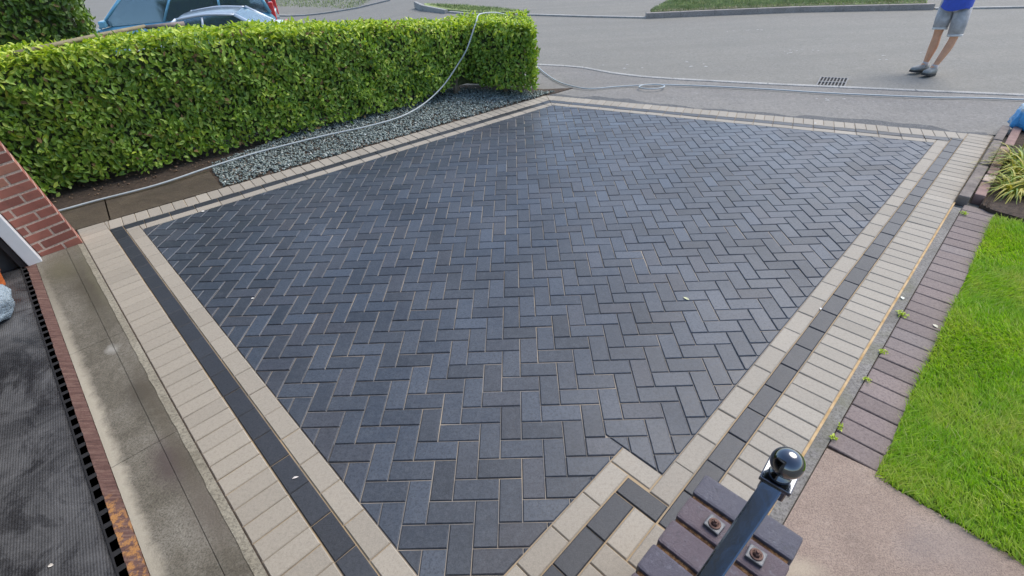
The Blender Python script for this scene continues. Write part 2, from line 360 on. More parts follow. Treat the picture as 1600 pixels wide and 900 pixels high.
# ------------------------------------------------------------------ block paving
def clip(poly, nx_, ny_, d):
    """keep the part with nx*x+ny*y >= d"""
    out = []; n = len(poly)
    for i in range(n):
        p, q = poly[i], poly[(i + 1) % n]; a = nx_ * p[0] + ny_ * p[1] - d; b = nx_ * q[0] + ny_ * q[1] - d
        if a >= 0: out.append(p)
        if (a >= 0) != (b >= 0):
            t = a / (a - b); out.append((p[0] + (q[0] - p[0]) * t, p[1] + (q[1] - p[1]) * t))
    return out
def area(p): return 0.5 * sum(p[i][0] * p[(i + 1) % len(p)][1] - p[(i + 1) % len(p)][0] * p[i][1] for i in range(len(p)))
def inset(poly, e):
    P = [poly[0]]
    for q in poly[1:]:
        if math.hypot(q[0] - P[-1][0], q[1] - P[-1][1]) > 2e-4: P.append(q)
    if math.hypot(P[0][0] - P[-1][0], P[0][1] - P[-1][1]) < 2e-4: P.pop()
    if len(P) < 3 or area(P) < 1e-5: return []
    out = list(P)
    for i in range(len(P)):
        a, b = P[i], P[(i + 1) % len(P)]; L = math.hypot(b[0] - a[0], b[1] - a[1]); n = (-(b[1] - a[1]) / L, (b[0] - a[0]) / L)
        out = clip(out, n[0], n[1], n[0] * a[0] + n[1] * a[1] + e)
        if len(out) < 3: return []
    return out
class Pave:
    def __init__(s): s.V = []; s.F = []
    def add(s, poly, jt=0.0018, ch=0.0042, dz=0.0013, chz=0.0042, deep=0.02):
        if area(poly) < 0: poly = poly[::-1]
        a = inset(poly, jt)
        if len(a) < 3 or area(a) < 1.2e-4: return
        t = inset(a, ch)
        if len(t) < 3: return
        cx = sum(p[0] for p in t) / len(t); cy = sum(p[1] for p in t) / len(t)
        z = random.gauss(0, dz * .6); tx = random.gauss(0, 0.006); ty = random.gauss(0, 0.006)
        h = lambda p: z + (p[0] - cx) * tx + (p[1] - cy) * ty
        b = len(s.V); n = len(a)
        if len(t) == n:
            s.V += [(p[0], p[1], -deep) for p in a] + [(p[0], p[1], h(p) - chz) for p in a] + [(p[0], p[1], h(p)) for p in t]
            s.F.append([b + 2 * n + i for i in range(n)])
            for i in range(n):
                j = (i + 1) % n; s.F.append([b + i, b + j, b + n + j, b + n + i]); s.F.append([b + n + i, b + n + j, b + 2 * n + j, b + 2 * n + i])
        else:
            s.V += [(p[0], p[1], -deep) for p in a] + [(p[0], p[1], h(p)) for p in a]
            s.F.append([b + n + i for i in range(n)])
            for i in range(n):
                j = (i + 1) % n; s.F.append([b + i, b + j, b + n + j, b + n + i])
    def build(s, name, m, label, cat='driveway'):
        me = bpy.data.meshes.new(name); me.from_pydata(s.V, [], s.F); me.update()
        return tag(link(name, me, m), label, cat, kind='structure')
# half planes in xy: left band u, right band v, hedge side hn, road side fn
U_ = (S2, S2); V_ = (-S2, S2); HN = (-0.6243, 0.7813); FN = (0.4366, 0.8997)
H0, F0, RV = 3.822, 5.535, -0.580
def cl(poly, *hs):
    for (n, d, sgn) in hs:
        if len(poly) < 3: return []
        poly = clip(poly, n[0] * sgn, n[1] * sgn, d * sgn)
    return poly
field = Pave()
for i in range(-42, 60):
    for j in range(-16, 66):
        r = (i - j) % 4
        if r == 0: q = [(i, j), (i + 2, j), (i + 2, j + 1), (i, j + 1)]
        elif r == 3: q = [(i, j), (i + 1, j), (i + 1, j + 2), (i, j + 2)]
        else: continue
        q = [(a * 0.1, b * 0.1) for a, b in q]
        q = cl(q, (U_, 0.0, 1), (V_, RV, 1), (HN, H0, -1), (FN, F0, -1))
        if len(q) < 3: continue
        us = [(p[0] + p[1]) * S2 for p in q]; vs = [(p[1] - p[0]) * S2 for p in q]
        if min(us) < 1.0 and min(vs) < -0.372:
            a = cl(q, (U_, 1.0, 1)); b = cl(q, (U_, 1.0, -1), (V_, -0.372, 1))
            for pp in (a, b):
                if len(pp) > 2: field.add(pp)
        else: field.add(q)
field.build('driveway', m_char, 'charcoal block paving laid in herringbone')
def uvq(u0, u1, v0, v1): return [tuple(W(u0, v0)[:2]), tuple(W(u1, v0)[:2]), tuple(W(u1, v1)[:2]), tuple(W(u0, v1)[:2])]
bei = Pave(); cha = Pave()
PT = 0.2027
# left band
k0 = -6
for kx in range(k0, 26):
    v0 = 0.043 + PT * kx; bei.add(cl(uvq(-0.100, 0, v0, v0 + PT), (HN, H0 + 0.1, -1)))  if len(cl(uvq(-0.100, 0, v0, v0 + PT), (HN, H0 + 0.1, -1))) > 2 else None
    v0 = 0.138 + PT * kx; q = cl(uvq(-0.198, -0.102, v0, v0 + PT), (HN, H0 + 0.2, -1))
    if len(q) > 2: cha.add(q)
for kx in range(-12, 50):
    v0 = 0.0415 + PT / 2 * kx; q = cl(uvq(-0.400, -0.200, v0, v0 + PT / 2), (HN, H0 + 0.4, -1))
    if len(q) > 2: bei.add(q)
# right band
for kx in range(0, 32):
    u0 = 0.893 + PT * kx; q = cl(uvq(u0, u0 + PT, -0.676, -0.580), (FN, F0 + 0.1, -1))
    if len(q) > 2: bei.add(q)
for kx in range(-1, 32):
    u0 = 0.998 + PT * kx; q = cl(uvq(max(u0, 0.80), u0 + PT, -0.772, -0.678), (FN, F0 + 0.2, -1))
    if len(q) > 2: cha.add(q)
for kx in range(-11, 66):
    u0 = 0.795 + PT / 2 * kx; q = cl(uvq(u0, u0 + PT / 2, -0.972, -0.774), (FN, F0 + 0.4, -1))
    if len(q) > 2: bei.add(q)
# notch by the gate post
bei.add(uvq(0.902, 1.0, -0.577, -0.374)); cha.add(uvq(0.795, 0.890, -0.674, -0.476))
for kx in range(-1, 5):
    u1 = 0.900 - PT * kx if kx >= 0 else None
    if u1 is None: continue
    q = cl(uvq(u1 - PT, u1, -0.472, -0.374), (U_, 0.0, 1))
    if len(q) > 2: bei.add(q)
    u1 = 0.793 - PT * kx; q = cl(uvq(u1 - PT, u1, -0.572, -0.474), (U_, 0.0, 1))
    if len(q) > 2: cha.add(q)
bei.add(uvq(0.592, 0.793, -0.672, -0.574)); bei.add(uvq(0.592, 0.793, -0.772, -0.674))
for kx in range(0, 6):
    u1 = 0.590 - PT / 2 * kx; q = cl(uvq(u1 - PT / 2, u1, -0.772, -0.574), (U_, 0.0, 1))
    if len(q) > 2: bei.add(q)
# hedge side and road side bands, in their own frames
def band(target, n, t, d0, d1, length, s0, s1, clips):
    s = s0
    while s < s1:
        P = [(n[0] * d + t[0] * ss, n[1] * d + t[1] * ss) for d, ss in ((d0, s), (d0, s + length), (d1, s + length), (d1, s))]
        if area(P) < 0: P = P[::-1]
        q = cl(P, *clips)
        if len(q) > 2: target.add(q)
        s += length
TH = (0.7813, 0.6243); TF = (0.8997, -0.4366)
# bisector of the apex between the two bands: f*(FN-HN) compare
AB = (FN[0] - HN[0], FN[1] - HN[1]); ABd = F0 - H0
L_ = math.hypot(*AB); AB = (AB[0] / L_, AB[1] / L_); ABd /= L_
band(bei, HN, TH, H0, H0 + 0.1, PT, -1.0, 5.4, [(U_, 0.0, 1), (AB, ABd, -1)])
band(cha, HN, TH, H0 + 0.102, H0 + 0.198, PT, -1.0, 5.4, [(U_, -0.1, 1), (AB, ABd, -1)])
band(bei, HN, TH, H0 + 0.2, H0 + 0.4, PT / 2, -1.05, 5.4, [(U_, -0.2, 1), (AB, ABd, -1)])
band(bei, FN, TF, F0, F0 + 0.1, PT, -2.6, 3.4, [(V_, RV, 1), (AB, ABd, 1)])
band(cha, FN, TF, F0 + 0.102, F0 + 0.198, PT, -2.6, 3.6, [(V_, RV - 0.096, 1), (AB, ABd, 1)])
band(bei, FN, TF, F0 + 0.2, F0 + 0.4, PT / 2, -2.7, 3.8, [(V_, RV - 0.192, 1), (AB, ABd, 1)])
bei.build('driveway_border', m_beige, 'natural buff block border courses round the driveway')
cha.build('driveway_border', m_charb, 'single charcoal block line between the buff border courses')
bm = bmesh.new()
hp = lambda h, u=None: None
def isect(n1, d1, n2, d2):
    D = n1[0] * n2[1] - n1[1] * n2[0]; return ((d1 * n2[1] - n1[1] * d2) / D, (n1[0] * d2 - d1 * n2[0]) / D)
A = isect(U_, -0.4, HN, H0 + 0.4); B = isect(HN, H0 + 0.4, FN, F0 + 0.4); Cc = isect(FN, F0 + 0.4, V_, -0.972)
outer = [A, B, Cc, tuple(W(-0.4, -0.972)[:2])]
inner = [isect(U_, 0.0, HN, H0), isect(HN, H0, FN, F0), isect(FN, F0, V_, RV), tuple(W(1.0, RV)[:2]), tuple(W(1.0, -0.372)[:2]), tuple(W(0.0, -0.372)[:2])]
bm = bmesh.new(); prism(bm, outer, -0.04, -0.0072); bmesh.ops.recalc_face_normals(bm, faces=bm.faces)
tag(obj('driveway_bed', bm, m_sand), 'sand bedding showing in the border joints', 'driveway', kind='structure')
bm = bmesh.new(); prism(bm, inner, -0.02, -0.0060); bmesh.ops.triangulate(bm, faces=[f for f in bm.faces if len(f.verts) > 4])
tag(obj('driveway_bed', bm, m_sandg), 'grey sand filling the herringbone joints', 'driveway', kind='structure')

# dark old tarmac edge along the front of the border
bm = bmesh.new()
pts = []
for i in range(0, 34):
    t = i / 33; s = -1.95 + 5.0 * t
    wdt = 0.03 + 0.05 * abs(math.sin(i * 0.9)) + 0.05 * abs(math.sin(i * 0.37 + 1)) + (0.10 if 4 < i < 9 else 0) + (0.08 if 21 < i < 31 else 0)
    pts.append((s, wdt))
lo = [(FN[0] * (F0 + 0.401) + TF[0] * s, FN[1] * (F0 + 0.401) + TF[1] * s) for s, _ in pts]
hi = [(FN[0] * (F0 + 0.401 + w_) + TF[0] * s, FN[1] * (F0 + 0.401 + w_) + TF[1] * s) for s, w_ in pts]
for i in range(33):
    bm.faces.new([bm.verts.new((*p, -0.009)) for p in (lo[i], lo[i + 1], hi[i + 1], hi[i])])
bmesh.ops.remove_doubles(bm, verts=bm.verts, dist=1e-5)
tag(obj('pavement_edge', bm, m_patch), 'dark ragged strip of tarmac made good against the front border', 'pavement', kind='structure')

# ------------------------------------------------------------------ strip right of the drive
m_strip = concrete('kerb_strip', (0.23, 0.215, 0.195), (0.15, 0.14, 0.12), (0.31, 0.29, 0.26), moss=(0.16, 0.16, 0.09))
bm = bmesh.new(); prism(bm, uvq(-0.6, 4.62, -1.036, -0.983), -0.05, -0.002)
tag(obj('path_edge', bm, m_strip), 'narrow concrete haunch between buff border and brown bricks', 'path', kind='structure')
bm = bmesh.new(); prism(bm, uvq(-0.6, 4.72, -0.983, -0.972), -0.05, -0.004)
k = N('orange_sand', 0.95, 0.1); k.color(k.ramp(k.noise(14, 5), [(0.35, (0.42, 0.27, 0.12)), (0.6, (0.58, 0.42, 0.24))])); m_osand = k.m
tag(obj('driveway_bed', bm, m_osand), 'orange brown sand line along the outer edge of the border', 'driveway', kind='structure')
m_brown = block_mat('brown_brick', (0.155, 0.120, 0.110), 0.22, 0.8, (0.30, 0.25, 0.22), 0.5, (0.18, 0.165, 0.16))
br = Pave(); u0 = 1.64
while u0 < 4.60:
    br.add(uvq(u0, u0 + 0.1095, -1.244 + random.gauss(0, .003), -1.038), jt=0.0024, ch=0.004, dz=0.0016, chz=0.0035); u0 += 0.1095
br.build('path_edging', m_brown, 'row of weathered brown bricks between driveway and lawn', 'path')
bm = bmesh.new(); prism(bm, uvq(1.60, 4.62, -1.236, -1.037), -0.05, -0.012)
tag(obj('path_bed', bm, m_soil), 'dirt under and between the brown edging bricks', 'path', kind='structure')
# pink-brown concrete slab
m_pink = concrete('pink_concrete', (0.35, 0.262, 0.205), (0.26, 0.195, 0.155), (0.43, 0.335, 0.265), grain=190,
                  stains=[(2.02, -0.02, 0.5, 0.16, 0.10, (0.22, 0.19, 0.18), 0.35), (2.2, 0.0, 0.9, 0.25, 0.12, (0.24, 0.20, 0.18), 0.4), (1.52, -0.10, 0, 0.12, 0.06, (0.44, 0.37, 0.27), 0.7)])
bm = bmesh.new()
sl = [W(1.615, -1.040), W(1.635, -1.235), W(1.600, -1.30), W(1.585, -1.74), W(-1.2, -1.74), W(-1.2, -1.040)]
prism(bm, [p[:2] for p in sl], -0.05, 0.004)
bmesh.ops.triangulate(bm, faces=[f for f in bm.faces if len(f.verts) > 4])
tag(obj('path', bm, m_pink), 'pinkish brown brushed concrete slab below the lawn', 'path', kind='structure')
bm = bmesh.new(); prism(bm, uvq(-1.2, 1.60, -1.775, -1.745), -0.05, -0.002); tag(obj('path_joint', bm, m_osand), 'sandy joint beside the pink concrete slab', 'path', kind='structure')
bm = bmesh.new(); prism(bm, uvq(-1.2, 1.57, -3.2, -1.78), -0.05, 0.003)
tag(obj('path', bm, m_strip), 'grey concrete path slab further right of the pink slab', 'path', kind='structure')
# lawn
lawnp = [W(1.645, -1.240), W(4.56, -1.246), W(4.60, -4.0), W(1.59, -4.0), W(1.595, -1.72), W(1.61, -1.30)]
bm = bmesh.new(); prism(bm, [p[:2] for p in lawnp], -0.06, 0.006)
bmesh.ops.triangulate(bm, faces=[f for f in bm.faces if len(f.verts) > 4])
tag(obj('lawn_ground', bm, m_turf), 'earth under the front lawn', 'lawn', kind='structure')
ls = poly_sampler([tuple(p[:2]) for p in (W(1.600, -1.232), W(4.58, -1.232), W(4.62, -2.6), W(1.56, -2.6), W(1.57, -1.72))], 0.004)
grass_blades('lawn_grass', ls, 230000, 0.014, 0.042, 0.0045, [m_grass], 'bright green front lawn beside the brown edging bricks', lean=1.5)

# planting border beyond the lawn
soilp = [W(4.72, -1.13), W(7.0, -1.09), W(7.0, -3.4), W(4.66, -3.4), W(4.66, -1.2)]
bm = bmesh.new(); prism(bm, [p[:2] for p in soilp], -0.06, 0.02)
bmesh.ops.triangulate(bm, faces=[f for f in bm.faces if len(f.verts) > 4])
bmesh.ops.subdivide_edges(bm, edges=bm.edges, cuts=8, use_grid_fill=True)
for v in bm.verts:
    if v.co.z > 0: v.co.z += random.uniform(-0.006, 0.02)
tag(obj('flower_bed', bm, m_soil), 'dark crumbly soil of the border bed', 'soil', kind='structure')
m_log = plain('old_wood_edging', (0.185, 0.155, 0.135), 0.85, var=0.35, sc_=12, bump=0.004)
m_logr = plain('reddish_edging_stone', (0.26, 0.165, 0.14), 0.85, var=0.25, sc_=14, bump=0.003)
m_logp = plain('pale_pink_stone', (0.46, 0.36, 0.31), 0.85, var=0.15, sc_=14, bump=0.003)
ang = R(45)
for i, (u, ln, m, v, wd, nm, lb, ct) in enumerate([
        (5.13, 0.80, m_log, -1.018, 0.075, 'edging_board', 'nearer dark weathered edging board beside the buff border', 'edging'),
        (5.93, 0.74, m_log, -1.022, 0.070, 'edging_board', 'middle dark weathered edging board in front of the yellow plants', 'edging'),
        (6.58, 0.50, m_log, -1.020, 0.070, 'edging_board', 'farthest dark edging board at the pavement corner', 'edging'),
        (4.98, 0.30, m_logr, -1.098, 0.070, 'edging_stone', 'brown edging stone at the near corner of the flower bed', 'edging'),
        (5.24, 0.16, m_logp, -1.100, 0.075, 'edging_stone', 'pale pink edging stone among the yellow leaves', 'edging'),
        (5.75, 0.80, m_logr, -1.100, 0.070, 'edging_stone', 'long brown edging stone under the overhanging yellow leaves', 'edging'),
        (6.62, 0.82, m_logr, -1.112, 0.070, 'edging_stone', 'long reddish edging stone next to the blue bag', 'edging')]):
    bm = bmesh.new(); box(bm, W(u, v, 0.012), (ln, wd, 0.09), ang + R(random.uniform(-.8, .8)), 0.012)
    tag(obj(nm, bm, m), lb, ct, 'edging pieces along the flower bed')
m_chip = plain('bark_chip', (0.20, 0.13, 0.08), 0.9, var=0.4, sc_=30)

# ------------------------------------------------------------------ leaf generator
def leaves(P, Nn, Lr, Wr, tilt=0.9, fold=0.35, droop=0.0):
    """P (n,3) positions, Nn (n,3) outward normals; returns V,F (quads, 2 per leaf)"""
    n = len(P); rnd = rng.normal(size=(n, 3)); nn = Nn + rnd * tilt * 0.55; nn /= np.linalg.norm(nn, axis=1)[:, None]
    up = np.array([0, 0, 1.0]) + rng.normal(size=(n, 3)) * 0.75 + Nn * 0.5; up[:, 2] -= droop
    d = up - nn * (up * nn).sum(1)[:, None]; d /= np.linalg.norm(d, axis=1)[:, None]; s = np.cross(nn, d)
    L = rng.uniform(*Lr, n)[:, None]; Wd = rng.uniform(*Wr, n)[:, None] * 0.5; fo = nn * Wd * fold
    base = P; tip = P + d * L - nn * L * 0.12
    l1 = P + d * L * .3 + s * Wd * .85 + fo; l2 = P + d * L * .66 + s * Wd * .9 + fo
    r1 = P + d * L * .3 - s * Wd * .85 + fo; r2 = P + d * L * .66 - s * Wd * .9 + fo
    V = np.stack([base, l1, l2, tip, r2, r1], 1).reshape(-1, 3); b = np.arange(n) * 6
    F = np.concatenate([np.c_[b, b + 1, b + 2, b + 3], np.c_[b, b + 3, b + 4, b + 5]]); return V, F
HS = [-2.6, -1.0, 0.5, 1.8, 2.8, 3.8, 4.6]; HH = [1.19, 1.19, 1.19, 1.09, 0.99, 0.88, 0.89]
def hH(s): return np.interp(s, HS, HH)
def sof(x, y): return 0.7813 * x + 0.6243 * y
HP = [(-5.28, 2.44), (-2.87, 4.37), (-0.18, 6.36), (0.76, 6.04), (0.69, 6.86), (-0.06, 7.12), (-5.8, 3.1)]
def hedge(name, label, poly, Hf, dens, mats, Lr, Wr, sides, inset_=0.06, zb=0.05, newp=0.7, skip=None, corez=0.12):
    root = empty(name, (sum(p[0] for p in poly) / len(poly), sum(p[1] for p in poly) / len(poly), 0)); loc = np.array(root.location)
    PP = []; NNs = []; n = len(poly); A = [np.array(p) for p in poly]
    for i in sides:
        a, b = A[i], A[(i + 1) % n]; L = np.linalg.norm(b - a); t = (b - a) / L; nm = np.array([t[1], -t[0]])
        hmax = 1.3 if Hf(0) < 1.5 else Hf(0); cnt = int(L * hmax * dens * sides[i])
        s = rng.uniform(0, L, cnt); z = rng.uniform(zb, hmax, cnt); x = a[0] + t[0] * s; y = a[1] + t[1] * s
        ok = z < Hf(sof(x, y)); x, y, z, s = x[ok], y[ok], z[ok], s[ok]
        bump_ = 0.045 * np.sin(s * 5.3 + 1.7 * np.sin(z * 6)) * np.cos(z * 5 + i) + 0.03 * np.sin(s * 13 + z * 9)
        top = Hf(sof(x, y)) - z; rnd_ = -0.09 * np.clip(1 - top / 0.12, 0, 1) ** 2
        low = 0.03 * np.clip(1 - z / 0.4, 0, 1)
        dd = rng.uniform(-0.07, 0.035, len(x)) + bump_ + rnd_ + low
        PP.append(np.c_[x + nm[0] * dd, y + nm[1] * dd, z]); tw = np.clip(1 - top / 0.12, 0, 1)
        NNs.append(np.c_[np.full(len(x), nm[0]), np.full(len(x), nm[1]), 0.15 + tw * 0.9])
    lo = np.min(A, 0); hi = np.max(A, 0); ar = abs(area([tuple(p) for p in poly])); bb = np.prod(hi - lo); cnt = int(bb * dens * 1.1)
    T = rng.uniform(lo, hi, (cnt, 2)); T = T[in_poly(T, [tuple(p) for p in poly])]
    z = Hf(sof(T[:, 0], T[:, 1])) - rng.uniform(-0.03, 0.07, len(T)) + 0.02 * np.sin(T[:, 0] * 7) * np.cos(T[:, 1] * 6)
    PP.append(np.c_[T, z]); NNs.append(np.tile([0, 0, 1.0], (len(T), 1)))
    P = np.concatenate(PP); Nn = np.concatenate(NNs)
    dn_ = np.sin(P[:, 0] * 4.1 + 2 * np.sin(P[:, 2] * 7)) * np.cos(P[:, 1] * 5.3 + P[:, 2] * 6) + 0.5 * np.sin(P[:, 0] * 11 + P[:, 2] * 13)
    kk = rng.random(len(P)) < np.clip(0.85 + 0.30 * dn_, 0.45, 1.0); P, Nn = P[kk], Nn[kk]
    if skip is not None: kk = ~skip(P); P, Nn = P[kk], Nn[kk]
    Nn /= np.linalg.norm(Nn, axis=1)[:, None]
    V, F = leaves(P - loc, Nn, Lr, Wr)
    topd = Hf(sof(P[:, 0], P[:, 1])) - P[:, 2]
    pr_ = np.clip(newp * (1 - topd / 0.22), 0.10, newp); isn = (rng.random(len(P)) < pr_).astype(int); isn[rng.random(len(P)) < 0.018] = 2
    mi = np.concatenate([isn, isn])
    # inner twig mass
    ins = []
    ctr = np.array([sum(a[0] for a in A) / n, sum(a[1] for a in A) / n])
    Apoly = [tuple(a) for a in A]
    for i in range(n):
        p, q, r_ = A[i - 1], A[i], A[(i + 1) % n]
        t1 = (q - p) / np.linalg.norm(q - p); t2 = (r_ - q) / np.linalg.norm(r_ - q)
        n1 = np.array([-t1[1], t1[0]]); n2 = np.array([-t2[1], t2[0]])
        m_ = n1 + n2; m_ /= (1 + n1 @ n2); ins.append(q + m_ * (0.05 + inset_))
    vb = len(V); cv = []
    for p in ins: cv.append((p[0] - loc[0], p[1] - loc[1], corez))
    for p in ins: cv.append((p[0] - loc[0], p[1] - loc[1], float(Hf(sof(p[0], p[1]))) - 0.13))
    fo = pymesh('foliage', V, F, mats + [m_dead], root, midx=mi)
    # lids of the twig mass
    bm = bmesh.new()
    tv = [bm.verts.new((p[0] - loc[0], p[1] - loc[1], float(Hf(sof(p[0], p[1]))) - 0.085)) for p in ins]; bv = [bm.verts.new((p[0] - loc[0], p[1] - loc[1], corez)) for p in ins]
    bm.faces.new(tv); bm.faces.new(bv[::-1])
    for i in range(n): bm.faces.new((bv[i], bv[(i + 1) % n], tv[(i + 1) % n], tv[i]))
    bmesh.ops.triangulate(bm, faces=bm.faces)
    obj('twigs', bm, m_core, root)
    tag(root, label, 'hedge'); return root, loc
def skip1(P):
    s = sof(P[:, 0], P[:, 1]); off = -0.6243 * P[:, 0] + 0.7813 * P[:, 1]
    a = (np.abs(s - 3.72) < 0.20 + 0.12 * rng.random(len(P))) & (P[:, 2] < 0.26 - 0.6 * np.abs(s - 3.72)) & (off < 5.3)
    b = (s > 3.2) & (P[:, 2] < 0.10)
    return a | b
hr, hloc = hedge('hedge', 'long clipped green hedge with a yellow green top beside the gravel strip', HP, hH, 3100, [m_leaf, m_leafn], (0.030, 0.080), (0.018, 0.038),
          {0: 1.0, 1: 1.0, 2: 1.0, 3: 1.0, 4: .6, 5: .4}, skip=skip1)
for i, (s, off, dx) in enumerate([(3.70, 5.22, 0.05), (3.78, 5.25, -0.09), (4.25, 4.75, 0.02), (3.0, 5.5, 0.06), (2.1, 5.5, -0.05), (1.1, 5.5, 0.05), (0.1, 5.5, 0.0), (-1.0, 5.5, 0.05)]):
    bm = bmesh.new(); x = s * 0.7813 - off * 0.6243; y = s * 0.6243 + off * 0.7813
    tube(bm, [Vector((x, y, -0.02)) - Vector(hloc), Vector((x + dx * .3, y, 0.12)) - Vector(hloc), Vector((x + dx, y + .02, 0.30)) - Vector(hloc), Vector((x + dx * 2, y + .05, 0.55)) - Vector(hloc)], [0.035, 0.028, 0.022, 0.014], 8)
    if i < 2: tube(bm, [Vector((x + dx * .3, y, 0.14)) - Vector(hloc), Vector((x - dx, y, 0.30)) - Vector(hloc), Vector((x - dx * 2, y + .03, 0.42)) - Vector(hloc)], [0.017, 0.013, 0.009], 7)
    obj('stem', bm, m_bark, hr, smooth=True)
def offp(s, off): return (s * 0.7813 - off * 0.6243, s * 0.6243 + off * 0.7813)
H2 = [offp(-3.2, 6.45), offp(-0.10, 6.45), offp(-0.05, 7.6), offp(-3.2, 7.6)]
hedge('tall_hedge', 'taller darker bushy hedge at the back left corner next to the blue people carrier', H2, lambda s: np.full_like(np.asarray(s, float), 2.35) if hasattr(s, '__len__') else 2.35,
      2100, [m_leafd, m_leaf], (0.04, 0.075), (0.024, 0.038), {0: 1.0, 1: 1.0, 2: .3, 3: .3}, newp=0.5)

# ------------------------------------------------------------------ gravel strip, soil, wet slabs
bm = bmesh.new()
gp = [offp(-0.15, 4.225), offp(5.35 * .95, 4.225), offp(4.75, 4.5), offp(4.4, 5.2), offp(3.6, 6.2), offp(-3.5, 6.2), offp(-3.5, 4.80), offp(-0.15, 4.80)]
prism(bm, gp, -0.06, -0.006)
bmesh.ops.triangulate(bm, faces=[f for f in bm.faces if len(f.verts) > 4])
tag(obj('bed_soil', bm, m_soil), 'brown earth under the gravel and the hedge', 'soil', kind='structure')
def scatter_stones(name, sampler, n, size, mats, label, zf=0.0, layers=0.02, probs=None, cat='gravel'):
    P = sampler(n); n = len(P)
    base = np.array([(1, 0, 0), (-1, 0, 0), (0, 1, 0), (0, -1, 0), (0, 0, 1), (0, 0, -1)], float)
    tri = np.array([(0, 2, 4), (2, 1, 4), (1, 3, 4), (3, 0, 4), (2, 0, 5), (1, 2, 5), (3, 1, 5), (0, 3, 5)])
    sz = rng.uniform(*size, n)[:, None, None]; V = base[None] * rng.uniform(0.55, 1.15, (n, 6, 1)) * np.array([1, 0.75, 0.5])[None, None] * sz
    V += rng.normal(size=V.shape) * sz * 0.12
    q = rng.normal(size=(n, 4)); q[:, 1:3] *= 0.45; q /= np.linalg.norm(q, axis=1)[:, None]; w_, x, y, z = q.T
    Rm = np.stack([1 - 2 * (y * y + z * z), 2 * (x * y - z * w_), 2 * (x * z + y * w_), 2 * (x * y + z * w_), 1 - 2 * (x * x + z * z), 2 * (y * z - x * w_), 2 * (x * z - y * w_), 2 * (y * z + x * w_), 1 - 2 * (x * x + y * y)], 1).reshape(n, 3, 3)
    V = np.einsum('nij,nkj->nki', Rm, V); Pz = P.copy(); Pz[:, 2] += zf + rng.uniform(0, layers, n)
    V = (V + Pz[:, None, :]).reshape(-1, 3); F = (tri[None] + (np.arange(n) * 6)[:, None, None]).reshape(-1, 3)
    mi = np.repeat(rng.choice(len(mats), n, p=probs), 8)
    return tag(pymesh(name, V, F, mats, midx=mi), label, cat, kind='stuff')
def stone_mat(nm, stops):
    k = N(nm, 0.7, 0.4); k.color(k.mix(k.ramp(k.noise(60, 3), [(0.3, 0.0), (0.8, 0.4)]), k.ramp(k.island(), stops), (0.35, 0.38, 0.37))); return k.m
m_slate = stone_mat('green_slate_chip', [(0.0, (0.09, 0.12, 0.11)), (0.5, (0.18, 0.225, 0.205)), (0.9, (0.31, 0.365, 0.335)), (1.0, (0.60, 0.64, 0.60))])
m_peb = stone_mat('buff_pebble', [(0.0, (0.22, 0.16, 0.11)), (0.6, (0.40, 0.31, 0.23)), (1.0, (0.55, 0.47, 0.38))])
gv = [offp(0.33, 4.235), offp(4.75, 4.235), offp(4.45, 4.6), offp(4.0, 5.3), offp(3.4, 5.75), offp(1.3, 5.25), offp(0.35, 4.95)]
scatter_stones('gravel', poly_sampler(gv), 36000, (0.010, 0.024), [m_slate, m_peb], 'blue green slate chippings along the foot of the hedge', 0.0, 0.022, [0.975, 0.025])
ge = [offp(1.0, 4.228), offp(4.7, 4.228), offp(4.5, 4.32), offp(2.5, 4.31), offp(1.2, 4.26)]
scatter_stones('pebbles', poly_sampler(ge), 1500, (0.009, 0.018), [m_peb], 'buff pebbles and grit along the edge of the gravel', 0.004, 0.02)
scatter_stones('leaf_litter', poly_sampler([offp(-1.2, 4.9), offp(1.4, 5.1), offp(3.6, 5.6), offp(4.6, 4.6), offp(4.6, 5.2), offp(3, 6), offp(-1.2, 5.7)]), 2600, (0.008, 0.022), [m_chip], 'brown bits and dead leaves under the hedge', 0.002, 0.008, cat='litter')
m_wet = concrete('wet_slab', (0.105, 0.082, 0.060), (0.065, 0.052, 0.04), (0.15, 0.12, 0.085), rough=0.45)
for (s0, s1, lb) in ((-0.62, 0.31, 'damp brown concrete slab at the end of the gravel'), (-1.6, -0.632, 'damp brown concrete slab between brick pier and hedge')):
    bm = bmesh.new(); prism(bm, [offp(s0, 4.228), offp(s1, 4.228), offp(s1, 4.82), offp(s0, 4.82)], -0.05, 0.002)
    tag(obj('slab', bm, m_wet), lb, 'slab', kind='structure')

# ------------------------------------------------------------------ garage: threshold, mat, building
st = [(*W(-0.50, 1.72)[:2], R(-45), 0.26, 0.11, (0.07, 0.06, 0.045), 0.9), (*W(-0.52, 1.12)[:2], R(-45), 0.24, 0.10, (0.085, 0.065, 0.06), 0.85),
      (*W(-0.50, 3.1)[:2], R(-45), 0.85, 0.13, (0.075, 0.065, 0.045), 0.9), (*W(-0.47, 1.2)[:2], R(-45), 1.3, 0.05, (0.10, 0.085, 0.06), 0.6), (*W(-0.60, 3.6)[:2], R(-45), 0.3, 0.14, (0.11, 0.10, 0.06), 0.7),
      (*W(-0.48, 0.75)[:2], R(-45), 0.3, 0.09, (0.14, 0.12, 0.10), 0.6), (*W(-0.53, 2.25)[:2], R(-45), 0.07, 0.045, (0.38, 0.37, 0.34), 0.7),
      (*W(-0.715, 1.5)[:2], R(-45), 2.4, 0.055, (0.46, 0.42, 0.34), 0.85), (*W(-0.45, 3.3)[:2], R(-45), 0.9, 0.04, (0.13, 0.12, 0.075), 0.5)]
m_thr = concrete('threshold_concrete', (0.185, 0.168, 0.135), (0.10, 0.09, 0.068), (0.28, 0.262, 0.222), stains=st, grain=130)
bm = bmesh.new()
